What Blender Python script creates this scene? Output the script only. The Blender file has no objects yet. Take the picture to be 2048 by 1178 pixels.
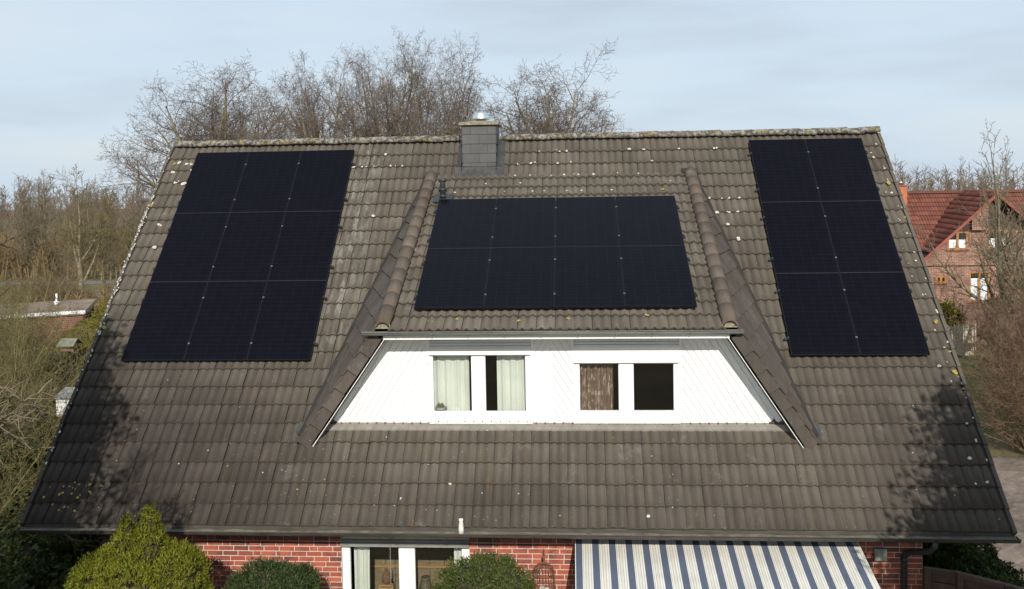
import bpy, math, random
import numpy as np
from mathutils import Vector, Matrix, Euler
R = math.radians
rng = random.Random(7)
npr = np.random.RandomState(11)
C = bpy.context.scene.collection
sc = bpy.context.scene

# ---------------------------------------------------------------- camera
CAM = Vector((8.1161, -19.0983, 7.9152))
cd = bpy.data.cameras.new('camera'); cam = bpy.data.objects.new('camera', cd); C.objects.link(cam)
cd.sensor_width = 36; cd.lens = 1800 / 2048 * 36; cd.shift_y = (407.0 - 589) / 2048
cd.clip_start = .1; cd.clip_end = 3000
PITCH, YAW, ROLL = .0376, -.0675, -.0178
cam.matrix_world = (Matrix.Translation(CAM) @ Matrix.Rotation(-YAW, 4, 'Z') @
                    Matrix.Rotation(math.pi / 2 - PITCH, 4, 'X') @ Matrix.Rotation(ROLL, 4, 'Z'))
sc.camera = cam

# ---------------------------------------------------------------- sky and sun
AZ, EL = R(8.5), R(31)
SUN = Vector((math.sin(AZ) * math.cos(EL), -math.cos(AZ) * math.cos(EL), math.sin(EL)))
w = bpy.data.worlds.new('World'); sc.world = w; w.use_nodes = True
nt = w.node_tree; nt.nodes.clear()
def N(nt, t, **k):
    n = nt.nodes.new(t)
    for a, b in k.items():
        if a in n.inputs: n.inputs[a].default_value = b
        else: setattr(n, a, b)
    return n
def ramp(nt, stops, interp='LINEAR'):
    n = nt.nodes.new('ShaderNodeValToRGB'); cr = n.color_ramp; cr.interpolation = interp
    while len(cr.elements) < len(stops): cr.elements.new(.5)
    for e, (p, c) in zip(cr.elements, stops):
        e.position = p; e.color = (c if len(c) == 4 else (*c, 1)) if hasattr(c, '__len__') else (c, c, c, 1)
    return n
L = nt.links.new
sky = N(nt, 'ShaderNodeTexSky', sky_type='NISHITA', sun_disc=False, sun_elevation=EL,
        sun_rotation=math.pi - AZ, altitude=50, air_density=1.0, dust_density=1.2, ozone_density=1.2)
bg1 = N(nt, 'ShaderNodeBackground', Strength=.10); L(sky.outputs[0], bg1.inputs[0])
tc = N(nt, 'ShaderNodeTexCoord')
mp = N(nt, 'ShaderNodeMapping'); mp.inputs['Scale'].default_value = (1.6, 1.6, 9); mp.inputs['Rotation'].default_value = (0, R(3), 0)
L(tc.outputs['Generated'], mp.inputs[0])
nz = N(nt, 'ShaderNodeTexNoise', Scale=1.7, Detail=5.0, Roughness=.5); L(mp.outputs[0], nz.inputs[0])
ccol = ramp(nt, [(.30, (.575, .665, .76)), (.50, (.66, .78, .905)), (.72, (.745, .835, .915))]); L(nz.outputs[0], ccol.inputs[0])
bg2 = N(nt, 'ShaderNodeBackground', Strength=1.0); L(ccol.outputs[0], bg2.inputs[0])
cfac = ramp(nt, [(.25, .96), (.75, .82)]); L(nz.outputs[0], cfac.inputs[0])
mx = N(nt, 'ShaderNodeMixShader'); L(cfac.outputs[0], mx.inputs[0]); L(bg1.outputs[0], mx.inputs[1]); L(bg2.outputs[0], mx.inputs[2])
wo = N(nt, 'ShaderNodeOutputWorld'); L(mx.outputs[0], wo.inputs[0])
sd = bpy.data.lights.new('sun', 'SUN'); sd.energy = 4.7; sd.angle = R(.53); sd.color = (1, .93, .82)
sun = bpy.data.objects.new('sun', sd); C.objects.link(sun)
sun.rotation_euler = SUN.to_track_quat('Z', 'Y').to_euler(); sun.location = (10, -40, 40)
vs = sc.view_settings; vs.view_transform = 'Standard'; vs.look = 'None'; vs.gamma = 1; vs.exposure = 0
vs.use_curve_mapping = False
sc.cycles.max_bounces = 6; sc.cycles.diffuse_bounces = 3; sc.cycles.transparent_max_bounces = 8

# ---------------------------------------------------------------- materials
def newmat(name):
    m = bpy.data.materials.new(name); m.use_nodes = True
    nt = m.node_tree; b = nt.nodes['Principled BSDF']
    return m, nt, b
def bump(nt, b, src, dist=.01, strength=.5):
    bp = N(nt, 'ShaderNodeBump', Strength=strength, Distance=dist)
    nt.links.new(src, bp.inputs['Height']); nt.links.new(bp.outputs[0], b.inputs['Normal']); return bp
def mat(name, c1, c2=None, scale=4., rough=.8, metal=0., spec=.5, bmp=0., bscale=60., detail=6., mid=(.35, .65), rnd=0., stretch=None):
    m, nt, b = newmat(name); L = nt.links.new
    b.inputs['Roughness'].default_value = rough; b.inputs['Metallic'].default_value = metal
    b.inputs['Specular IOR Level'].default_value = spec
    geo = N(nt, 'ShaderNodeNewGeometry')
    vec = geo.outputs['Position']
    if stretch:
        mpn = N(nt, 'ShaderNodeMapping'); mpn.inputs['Scale'].default_value = stretch; L(vec, mpn.inputs[0]); vec = mpn.outputs[0]
    if c2 is None: c2 = tuple(min(1, x * 1.25) for x in c1); c1 = tuple(x * .8 for x in c1)
    nz = N(nt, 'ShaderNodeTexNoise', Scale=scale, Detail=detail, Roughness=.6); L(vec, nz.inputs[0])
    rp = ramp(nt, [(mid[0], c1), (mid[1], c2)]); L(nz.outputs[0], rp.inputs[0])
    out = rp.outputs[0]
    if rnd:
        oi = N(nt, 'ShaderNodeObjectInfo')
        mr = N(nt, 'ShaderNodeMapRange'); mr.inputs[3].default_value = 1 - rnd; mr.inputs[4].default_value = 1 + rnd; L(oi.outputs['Random'], mr.inputs[0])
        mm = N(nt, 'ShaderNodeVectorMath', operation='SCALE'); L(out, mm.inputs[0]); L(mr.outputs[0], mm.inputs['Scale']); out = mm.outputs[0]
    L(out, b.inputs['Base Color'])
    if bmp:
        n2 = N(nt, 'ShaderNodeTexNoise', Scale=bscale, Detail=4.); L(vec, n2.inputs[0]); bump(nt, b, n2.outputs[0], bmp)
    return m
def mixc(nt, fac, a, b_):
    n = N(nt, 'ShaderNodeMix', data_type='RGBA')
    for s, v in ((0, fac), (6, a), (7, b_)):
        if hasattr(v, 'is_linked') or hasattr(v, 'links'): nt.links.new(v, n.inputs[s])
        else: n.inputs[s].default_value = v if not isinstance(v, tuple) else (*v[:3], 1)
    return n.outputs[2]
def tile_material(name, tint=(1, 1, 1), lichen=1., orange=1., bright=1., crust=0, dirt_shade=False):
    """concrete roof tile: per-tile tone, weather streaks down the slope, lichen specks"""
    m, nt, b = newmat(name); L = nt.links.new
    b.inputs['Roughness'].default_value = .86; b.inputs['Specular IOR Level'].default_value = .3
    geo = N(nt, 'ShaderNodeNewGeometry'); pos = geo.outputs['Position']
    oi = N(nt, 'ShaderNodeObjectInfo'); at = N(nt, 'ShaderNodeAttribute', attribute_name='tone')
    ad = N(nt, 'ShaderNodeMath', operation='ADD'); L(oi.outputs['Random'], ad.inputs[0]); L(at.outputs['Fac'], ad.inputs[1])
    fr = N(nt, 'ShaderNodeMath', operation='FRACT'); L(ad.outputs[0], fr.inputs[0])
    t = tuple(x * bright for x in tint)
    base = ramp(nt, [(0, (.086 * t[0], .073 * t[1], .060 * t[2])), (.5, (.097 * t[0], .083 * t[1], .068 * t[2])), (1, (.110 * t[0], .095 * t[1], .079 * t[2]))]); L(fr.outputs[0], base.inputs[0])
    # broad patches
    n1 = N(nt, 'ShaderNodeTexNoise', Scale=.55, Detail=5., Roughness=.6); L(pos, n1.inputs[0])
    r1 = ramp(nt, [(.36, .84), (.64, 1.14)]); L(n1.outputs[0], r1.inputs[0])
    c = N(nt, 'ShaderNodeMix', data_type='RGBA', blend_type='MULTIPLY'); c.inputs[0].default_value = 1
    L(base.outputs[0], c.inputs[6]); L(r1.outputs[0], c.inputs[7]); col = c.outputs[2]
    # streaks down the slope
    mp = N(nt, 'ShaderNodeMapping'); mp.inputs['Scale'].default_value = (9, 1.0, 1.0); L(pos, mp.inputs[0])
    n2 = N(nt, 'ShaderNodeTexNoise', Scale=1.6, Detail=6., Roughness=.65); L(mp.outputs[0], n2.inputs[0])
    r2 = ramp(nt, [(.35, .88), (.65, 1.12)]); L(n2.outputs[0], r2.inputs[0])
    c = N(nt, 'ShaderNodeMix', data_type='RGBA', blend_type='MULTIPLY'); c.inputs[0].default_value = 1
    L(col, c.inputs[6]); L(r2.outputs[0], c.inputs[7]); col = c.outputs[2]
    # rust-orange algae streaks
    mp3 = N(nt, 'ShaderNodeMapping'); mp3.inputs['Scale'].default_value = (7, 1.7, 1.7); mp3.inputs['Location'].default_value = (3.3, 1, 2); L(pos, mp3.inputs[0])
    n3 = N(nt, 'ShaderNodeTexNoise', Scale=1.5, Detail=7., Roughness=.7); L(mp3.outputs[0], n3.inputs[0])
    n3b = N(nt, 'ShaderNodeTexNoise', Scale=.45, Detail=3.); n3b.inputs['Scale'].default_value = .42
    mp3b = N(nt, 'ShaderNodeMapping'); mp3b.inputs['Location'].default_value = (7.7, 3, 5); L(pos, mp3b.inputs[0]); L(mp3b.outputs[0], n3b.inputs[0])
    r3 = ramp(nt, [(.60, 0), (.72, .75 * orange)]); L(n3.outputs[0], r3.inputs[0])
    r3b = ramp(nt, [(.44, .15), (.60, 1)]); L(n3b.outputs[0], r3b.inputs[0])
    mu = N(nt, 'ShaderNodeMath', operation='MULTIPLY'); L(r3.outputs[0], mu.inputs[0]); L(r3b.outputs[0], mu.inputs[1])
    col = mixc(nt, mu.outputs[0], col, (.20, .105, .035))
    # pale crust
    n4 = N(nt, 'ShaderNodeTexNoise', Scale=2.2, Detail=8., Roughness=.7); L(pos, n4.inputs[0])
    r4 = ramp(nt, [(.60, 0), (.74, .42 * lichen)]); L(n4.outputs[0], r4.inputs[0])
    col = mixc(nt, r4.outputs[0], col, (.27, .26, .235))
    def mth(op, a, b_):
        n_ = N(nt, 'ShaderNodeMath', operation=op)
        for i_, v_ in enumerate((a, b_)):
            if hasattr(v_, 'links'): L(v_, n_.inputs[i_])
            else: n_.inputs[i_].default_value = v_
        return n_.outputs[0]
    def rng_(v_, a, b_):
        n_ = N(nt, 'ShaderNodeMapRange'); n_.interpolation_type = 'SMOOTHSTEP'; L(v_, n_.inputs[0]); n_.inputs[1].default_value = a; n_.inputs[2].default_value = b_; return n_.outputs[0]
    if dirt_shade:                                  # twig shade painted in with algae grime, cleaner where dormer run-off washes it
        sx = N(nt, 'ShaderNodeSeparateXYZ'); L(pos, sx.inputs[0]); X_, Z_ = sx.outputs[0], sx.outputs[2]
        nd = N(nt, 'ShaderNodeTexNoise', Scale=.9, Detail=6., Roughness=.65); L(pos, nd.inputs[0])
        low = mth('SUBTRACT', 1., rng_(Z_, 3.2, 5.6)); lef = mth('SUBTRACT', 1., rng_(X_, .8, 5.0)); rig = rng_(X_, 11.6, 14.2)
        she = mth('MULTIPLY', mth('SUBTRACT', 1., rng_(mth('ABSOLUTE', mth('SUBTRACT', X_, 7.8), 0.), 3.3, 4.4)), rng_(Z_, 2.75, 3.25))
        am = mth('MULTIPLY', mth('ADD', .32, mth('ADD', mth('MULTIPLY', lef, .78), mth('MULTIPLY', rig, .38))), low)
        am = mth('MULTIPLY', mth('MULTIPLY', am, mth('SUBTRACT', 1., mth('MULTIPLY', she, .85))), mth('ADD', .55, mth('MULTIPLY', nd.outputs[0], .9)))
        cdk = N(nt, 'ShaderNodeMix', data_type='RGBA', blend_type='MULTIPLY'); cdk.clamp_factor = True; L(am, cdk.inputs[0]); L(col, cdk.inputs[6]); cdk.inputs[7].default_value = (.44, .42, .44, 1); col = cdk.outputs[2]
    spx = N(nt, 'ShaderNodeSeparateXYZ'); L(pos, spx.inputs[0])
    xa = N(nt, 'ShaderNodeMath', operation='SUBTRACT'); L(spx.outputs[0], xa.inputs[0]); xa.inputs[1].default_value = 3.72
    xb = N(nt, 'ShaderNodeMath', operation='ABSOLUTE'); L(xa.outputs[0], xb.inputs[0])
    rx = ramp(nt, [(.05, 1), (.55, 0)]); L(xb.outputs[0], rx.inputs[0])
    mps = N(nt, 'ShaderNodeMapping'); mps.inputs['Scale'].default_value = (5, 1.1, 1.1); L(pos, mps.inputs[0])
    ns = N(nt, 'ShaderNodeTexNoise', Scale=2.2, Detail=6., Roughness=.7); L(mps.outputs[0], ns.inputs[0]); rs_ = ramp(nt, [(.47, 0), (.66, .6)]); L(ns.outputs[0], rs_.inputs[0])
    zr_ = N(nt, 'ShaderNodeMapRange'); L(spx.outputs[2], zr_.inputs[0]); zr_.inputs[1].default_value = 3.9; zr_.inputs[2].default_value = 5.2; rz_ = N(nt, 'ShaderNodeMath', operation='MULTIPLY'); L(rx.outputs[0], rz_.inputs[0]); L(zr_.outputs[0], rz_.inputs[1])
    mz = N(nt, 'ShaderNodeMath', operation='MULTIPLY'); L(rz_.outputs[0], mz.inputs[0]); L(rs_.outputs[0], mz.inputs[1])
    col = mixc(nt, mz.outputs[0], col, (.30, .285, .26))
    # small lichen specks, in patches
    vo = N(nt, 'ShaderNodeTexVoronoi', Scale=15., Randomness=1.); L(pos, vo.inputs[0])
    rv = ramp(nt, [(.10, 1), (.17, 0)]); L(vo.outputs['Distance'], rv.inputs[0])
    sp = N(nt, 'ShaderNodeSeparateColor'); L(vo.outputs['Color'], sp.inputs[0])
    rs = ramp(nt, [(.80, 0), (.83, 1)], 'CONSTANT'); L(sp.outputs[0], rs.inputs[0])
    n5 = N(nt, 'ShaderNodeTexNoise', Scale=.8, Detail=3.); L(pos, n5.inputs[0]); r5 = ramp(nt, [(.45, .1), (.62, .8 * lichen)]); L(n5.outputs[0], r5.inputs[0])
    m1 = N(nt, 'ShaderNodeMath', operation='MULTIPLY'); L(rv.outputs[0], m1.inputs[0]); L(rs.outputs[0], m1.inputs[1])
    m2 = N(nt, 'ShaderNodeMath', operation='MULTIPLY'); L(m1.outputs[0], m2.inputs[0]); L(r5.outputs[0], m2.inputs[1])
    lc = ramp(nt, [(.45, (.42, .40, .34)), (.55, (.34, .25, .05))]); L(sp.outputs[1], lc.inputs[0])
    col = mixc(nt, m2.outputs[0], col, lc.outputs[0])
    if crust:
        n6 = N(nt, 'ShaderNodeTexNoise', Scale=13., Detail=6., Roughness=.7); L(pos, n6.inputs[0]); r6 = ramp(nt, [(.47, 0), (.56, crust)]); L(n6.outputs[0], r6.inputs[0])
        n7 = N(nt, 'ShaderNodeTexNoise', Scale=3., Detail=3.); L(pos, n7.inputs[0]); r7 = ramp(nt, [(.56, (.42, .41, .36)), (.66, (.38, .30, .08))]); L(n7.outputs[0], r7.inputs[0])
        col = mixc(nt, r6.outputs[0], col, r7.outputs[0])
    # grain
    ng = N(nt, 'ShaderNodeTexNoise', Scale=110., Detail=3.); L(pos, ng.inputs[0])
    rg = ramp(nt, [(.3, .8), (.7, 1.2)]); L(ng.outputs[0], rg.inputs[0])
    c = N(nt, 'ShaderNodeMix', data_type='RGBA', blend_type='MULTIPLY'); c.inputs[0].default_value = 1
    L(col, c.inputs[6]); L(rg.outputs[0], c.inputs[7]); L(c.outputs[2], b.inputs['Base Color'])
    bump(nt, b, ng.outputs[0], .004, .5)
    return m
def brick_material(name):
    m, nt, b = newmat(name); L = nt.links.new
    b.inputs['Roughness'].default_value = .82
    geo = N(nt, 'ShaderNodeNewGeometry'); pos = geo.outputs['Position']
    oi = N(nt, 'ShaderNodeObjectInfo'); at = N(nt, 'ShaderNodeAttribute', attribute_name='tone')
    ad = N(nt, 'ShaderNodeMath', operation='ADD'); L(oi.outputs['Random'], ad.inputs[0]); L(at.outputs['Fac'], ad.inputs[1])
    fr = N(nt, 'ShaderNodeMath', operation='FRACT'); L(ad.outputs[0], fr.inputs[0])
    base = ramp(nt, [(0, (.42, .115, .062)), (.4, (.36, .092, .054)), (.7, (.29, .074, .048)), (1, (.17, .058, .047))]); L(fr.outputs[0], base.inputs[0])
    n1 = N(nt, 'ShaderNodeTexNoise', Scale=5., Detail=5., Roughness=.6); L(pos, n1.inputs[0])
    r1 = ramp(nt, [(.50, 0), (.64, .8)]); L(n1.outputs[0], r1.inputs[0])
    col = mixc(nt, r1.outputs[0], base.outputs[0], (.10, .045, .042))
    ng = N(nt, 'ShaderNodeTexNoise', Scale=70., Detail=4.); L(pos, ng.inputs[0])
    rg = ramp(nt, [(.3, .75), (.7, 1.25)]); L(ng.outputs[0], rg.inputs[0])
    c = N(nt, 'ShaderNodeMix', data_type='RGBA', blend_type='MULTIPLY'); c.inputs[0].default_value = 1
    L(col, c.inputs[6]); L(rg.outputs[0], c.inputs[7]); L(c.outputs[2], b.inputs['Base Color'])
    bump(nt, b, ng.outputs[0], .004, .6)
    return m
def brick_wall_material(name, ca, cb, mortar, scale=1.):
    """small far brickwork: brick texture with relief, mapped on x/z of the wall"""
    m, nt, b = newmat(name); L = nt.links.new
    b.inputs['Roughness'].default_value = .85
    geo = N(nt, 'ShaderNodeNewGeometry'); sp = N(nt, 'ShaderNodeSeparateXYZ'); L(geo.outputs['Position'], sp.inputs[0])
    ad = N(nt, 'ShaderNodeMath', operation='ADD'); L(sp.outputs[0], ad.inputs[0]); L(sp.outputs[1], ad.inputs[1])
    cb_ = N(nt, 'ShaderNodeCombineXYZ'); L(ad.outputs[0], cb_.inputs[0]); L(sp.outputs[2], cb_.inputs[1])
    bt = N(nt, 'ShaderNodeTexBrick', Scale=scale); L(cb_.outputs[0], bt.inputs[0])
    bt.inputs['Color1'].default_value = (*ca, 1); bt.inputs['Color2'].default_value = (*cb, 1); bt.inputs['Mortar'].default_value = (*mortar, 1)
    bt.inputs['Brick Width'].default_value = .25; bt.inputs['Row Height'].default_value = .0833; bt.inputs['Mortar Size'].default_value = .008
    n1 = N(nt, 'ShaderNodeTexNoise', Scale=1.3, Detail=6.); L(geo.outputs['Position'], n1.inputs[0]); r = ramp(nt, [(.35, .7), (.65, 1.25)]); L(n1.outputs[0], r.inputs[0])
    c = N(nt, 'ShaderNodeMix', data_type='RGBA', blend_type='MULTIPLY'); c.inputs[0].default_value = 1
    L(bt.outputs[0], c.inputs[6]); L(r.outputs[0], c.inputs[7]); L(c.outputs[2], b.inputs['Base Color'])
    iv = N(nt, 'ShaderNodeMath', operation='SUBTRACT'); iv.inputs[0].default_value = 1; L(bt.outputs['Fac'], iv.inputs[1])
    bump(nt, b, iv.outputs[0], .008, .7)
    return m
def glass_material(name, tint=(.93, .945, .935), refl=.05):
    m, nt, b = newmat(name); L = nt.links.new; nt.nodes.remove(b)
    tr = N(nt, 'ShaderNodeBsdfTransparent'); tr.inputs[0].default_value = (*tint, 1)
    gl = N(nt, 'ShaderNodeBsdfGlossy', Roughness=.02)
    fr = N(nt, 'ShaderNodeFresnel', IOR=1.45); mr = N(nt, 'ShaderNodeMath', operation='MULTIPLY'); L(fr.outputs[0], mr.inputs[0]); mr.inputs[1].default_value = refl / .04
    mxs = N(nt, 'ShaderNodeMixShader'); L(mr.outputs[0], mxs.inputs[0]); L(tr.outputs[0], mxs.inputs[1]); L(gl.outputs[0], mxs.inputs[2])
    L(mxs.outputs[0], nt.nodes['Material Output'].inputs[0]); return m
def leaf_material(name, stops, rough=.65, transl=.25):
    m, nt, b = newmat(name); L = nt.links.new
    geo = N(nt, 'ShaderNodeNewGeometry')
    nz = N(nt, 'ShaderNodeTexNoise', Scale=5.5, Detail=4.); L(geo.outputs['Position'], nz.inputs[0])
    a = N(nt, 'ShaderNodeMath', operation='MULTIPLY'); L(geo.outputs['Random Per Island'], a.inputs[0]); a.inputs[1].default_value = .45
    a2 = N(nt, 'ShaderNodeMath', operation='MULTIPLY_ADD'); L(nz.outputs[0], a2.inputs[0]); a2.inputs[1].default_value = .75; L(a.outputs[0], a2.inputs[2])
    rp = ramp(nt, stops); L(a2.outputs[0], rp.inputs[0]); L(rp.outputs[0], b.inputs['Base Color'])
    b.inputs['Roughness'].default_value = rough; b.inputs['Specular IOR Level'].default_value = .25
    if transl:
        tb = N(nt, 'ShaderNodeBsdfTranslucent'); L(rp.outputs[0], tb.inputs[0])
        ms = N(nt, 'ShaderNodeMixShader'); ms.inputs[0].default_value = transl
        L(b.outputs[0], ms.inputs[1]); L(tb.outputs[0], ms.inputs[2]); L(ms.outputs[0], nt.nodes['Material Output'].inputs[0])
    return m

M = {}
M['tile'] = tile_material('roof tile concrete', dirt_shade=True)
M['tile_edge'] = mat('shadowed tile edge', (.030, .025, .017), (.062, .052, .038), 16, .95)  # shadow line under each lap, painted on the tile fronts
M['side_tile'] = tile_material('dormer side tile', tint=(1.0, .95, .97), lichen=.8, orange=.3, bright=.86)
M['ridge'] = tile_material('ridge tile concrete', lichen=1.6, orange=1.0, bright=.9, crust=.5)
M['hip'] = tile_material('hip tile concrete', tint=(1.08, .98, .92), lichen=1.0, orange=1.4, bright=1.0, crust=0)
M['verge_slate'] = tile_material('verge tile', tint=(.92, .90, .95), lichen=.7, orange=.15, bright=.88)
M['lichen_white'] = mat('white lichen', (.34, .33, .28), (.58, .56, .50), 40, .95)
M['lichen_yellow'] = mat('yellow lichen', (.24, .17, .03), (.38, .29, .07), 40, .95)
M['deck'] = mat('roof underlay', (.02, .018, .016), (.03, .027, .024), 3, .95)
M['brick'] = brick_material('red brick')
M['mortar'] = mat('mortar', (.50, .42, .36), (.66, .57, .50), 14, .95, bmp=.004)
M['white'] = mat('white painted board', (.76, .76, .75), (.84, .84, .83), 1.4, .42, bmp=.0006, bscale=25)
M['white_pvc'] = mat('white window frame', (.80, .80, .80), (.84, .84, .84), 2, .28)
M['shutter'] = mat('grey white shutter box', (.62, .64, .66), (.70, .72, .73), 2, .4)
M['zinc'] = mat('weathered zinc', (.22, .225, .21), (.31, .315, .295), 3.5, .5, metal=.35, stretch=(1, 6, 6))
M['gutter_brown'] = mat('weathered brown gutter', (.058, .051, .044), (.098, .088, .076), 3, .55, metal=.2, stretch=(1, 5, 5))
M['gutter_silt'] = mat('silt and moss in gutter', (.09, .078, .055), (.175, .16, .118), 6, .95, bmp=.01, bscale=30)
M['lead'] = mat('lead flashing', (.028, .030, .030), (.055, .058, .056), 6, .65, metal=.2, bmp=.006, bscale=14)
M['apron'] = mat('grey apron flashing', (.17, .155, .135), (.23, .21, .185), 5, .7, bmp=.004, bscale=12)
M['slate'] = mat('chimney slate', (.056, .055, .056), (.072, .071, .072), 5, .6, bmp=.003, bscale=50, rnd=.10)
M['cap'] = mat('lichen covered concrete', (.12, .105, .075), (.33, .30, .21), 22, .95, bmp=.008, bscale=40)
M['steel'] = mat('polished stainless steel', (.70, .71, .72), (.78, .79, .80), 3, .38, metal=1)
M['dark_plastic'] = mat('dark grey plastic', (.022, .024, .026), (.034, .037, .04), 8, .45)
M['black_metal'] = mat('black anodised aluminium', (.006, .006, .008), (.010, .010, .013), 10, .5, spec=.25)
M['clamp'] = mat('silver clamp', (.16, .165, .175), (.24, .245, .26), 20, .35, metal=.7)
M['glass'] = glass_material('window glass')
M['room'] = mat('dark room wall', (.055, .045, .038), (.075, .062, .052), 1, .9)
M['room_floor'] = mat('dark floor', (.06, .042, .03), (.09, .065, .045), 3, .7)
M['curtain'] = mat('pale green white curtain', (.62, .645, .60), (.72, .74, .69), 2, .9)
M['curtain_brown'] = mat('brown curtain fold highlights', (.17, .115, .09), (.44, .35, .28), 16, .5, mid=(.50, .62), stretch=(1.6, 1, .5))  # pale vertical streaks paint highlights on the folds
M['wood_light'] = mat('light wood', (.30, .18, .08), (.42, .27, .13), 8, .6, stretch=(1, 1, 6))
M['wood_dark'] = mat('dark brown stained wood', (.040, .022, .014), (.075, .042, .028), 6, .75, stretch=(1, 6, 8), rnd=.2, bmp=.004)
M['wood_grey'] = mat('weathered fence wood', (.13, .075, .055), (.20, .125, .095), 6, .85, rnd=.22, bmp=.004)
M['wood_pale'] = mat('pale split wood', (.36, .31, .24), (.52, .46, .37), 8, .9, rnd=.2)
M['rust'] = mat('rusty brown wire', (.11, .055, .035), (.19, .10, .06), 20, .8)
M['plaster'] = mat('weathered plaster', (.34, .28, .25), (.48, .42, .37), 12, .9)
M['grey_box'] = mat('grey plastic box', (.20, .20, .19), (.27, .27, .255), 6, .5)
M['pale_stone'] = mat('pale weathered pipe', (.60, .58, .52), (.76, .74, .69), 18, .85, bmp=.004)
M['white_frame'] = M['white_pvc']

# ---------------------------------------------------------------- mesh helpers
ORG = {}
def org(o): return ORG.get(o.name, Vector((0, 0, 0))) if o else Vector((0, 0, 0))
class MB:
    def __init__(s): s.v = []; s.f = []; s.mi = []
    def add(s, vs, fs, mi=0):
        n = len(s.v); s.v += [tuple(p) for p in vs]; s.f += [tuple(i + n for i in f) for f in fs]; s.mi += [mi] * len(fs); return s
    def box(s, x0, x1, y0, y1, z0, z1, mi=0):
        return s.add([(x0, y0, z0), (x1, y0, z0), (x1, y1, z0), (x0, y1, z0), (x0, y0, z1), (x1, y0, z1), (x1, y1, z1), (x0, y1, z1)],
                     [(0, 3, 2, 1), (4, 5, 6, 7), (0, 1, 5, 4), (1, 2, 6, 5), (2, 3, 7, 6), (3, 0, 4, 7)], mi)
    def prism(s, poly, off, mi=0):
        poly = [Vector(p) for p in poly]; off = Vector(off); n = len(poly)
        nn = (poly[1] - poly[0]).cross(poly[2] - poly[0])
        if nn.dot(off) > 0: poly = poly[::-1]
        vs = poly + [p + off for p in poly]
        fs = [tuple(range(n)), tuple(range(2 * n - 1, n - 1, -1))] + [(i, i + n, (i + 1) % n + n, (i + 1) % n) for i in range(n)]
        return s.add(vs, fs, mi)
    def tube(s, pts, rad, n=8, cap=True, mi=0):
        pts = [Vector(p) for p in pts]; k = len(pts)
        if not hasattr(rad, '__len__'): rad = [rad] * k
        vs = []
        for i, p in enumerate(pts):
            t = (pts[min(i + 1, k - 1)] - pts[max(i - 1, 0)]).normalized()
            ref = Vector((0, 0, 1)) if abs(t.z) < .9 else Vector((0, 1, 0))
            u = t.cross(ref).normalized(); v_ = t.cross(u)
            for j in range(n):
                a = 2 * math.pi * j / n; vs.append(p + (u * math.cos(a) + v_ * math.sin(a)) * rad[i])
        fs = [(i * n + j, i * n + (j + 1) % n, (i + 1) * n + (j + 1) % n, (i + 1) * n + j) for i in range(k - 1) for j in range(n)]
        if cap: fs += [tuple(range(n - 1, -1, -1)), tuple(range((k - 1) * n, k * n))]
        return s.add(vs, fs, mi)
    def lathe(s, c, prof, n=16, mi=0):
        c = Vector(c); vs = []
        for r, z in prof:
            for j in range(n):
                a = 2 * math.pi * j / n; vs.append(c + Vector((r * math.cos(a), r * math.sin(a), z)))
        k = len(prof)
        fs = [(i * n + j, i * n + (j + 1) % n, (i + 1) * n + (j + 1) % n, (i + 1) * n + j) for i in range(k - 1) for j in range(n)]
        fs += [tuple(range(n - 1, -1, -1)), tuple(range((k - 1) * n, k * n))]
        return s.add(vs, fs, mi)
    def mesh(s, name, mats, smooth=False, origin=Vector((0, 0, 0)), tones=None):
        me = bpy.data.meshes.new(name)
        me.from_pydata([(p[0] - origin[0], p[1] - origin[1], p[2] - origin[2]) for p in s.v], [], s.f)
        for m in (mats if isinstance(mats, (list, tuple)) else [mats]): me.materials.append(m)
        if any(s.mi): me.polygons.foreach_set('material_index', s.mi)
        if smooth: me.polygons.foreach_set('use_smooth', [True] * len(s.f))
        me.update(); return me
    def build(s, name, mats, parent=None, smooth=False, world=True):
        o = org(parent) if world else Vector((0, 0, 0))
        ob = bpy.data.objects.new(name, s.mesh(name, mats, smooth, o)); C.objects.link(ob)
        if parent: ob.parent = parent
        ORG[ob.name] = o.copy() if parent else Vector((0, 0, 0))
        return ob
def tag(o, label=None, cat=None, group=None, kind=None):
    if label: o['label'] = label
    if cat: o['category'] = cat
    if group: o['group'] = group
    if kind: o['kind'] = kind
    return o
def thing(name, label, cat, loc, group=None, rot=(0, 0, 0)):
    o = bpy.data.objects.new(name, None); C.objects.link(o); o.location = loc; o.rotation_euler = rot; o.empty_display_size = .2
    ORG[o.name] = Vector(loc); return tag(o, label, cat, group)
def part(name, parent):                       # an Empty that is a part and gathers sub-parts
    o = bpy.data.objects.new(name, None); C.objects.link(o); o.parent = parent; o.empty_display_size = .2
    ORG[o.name] = org(parent).copy(); return o
def inst(name, me, parent, loc, rot=None):
    o = bpy.data.objects.new(name, me); C.objects.link(o); o.parent = parent
    o.location = Vector(loc) - org(parent)
    if rot is not None: o.rotation_euler = rot
    return o
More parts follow.
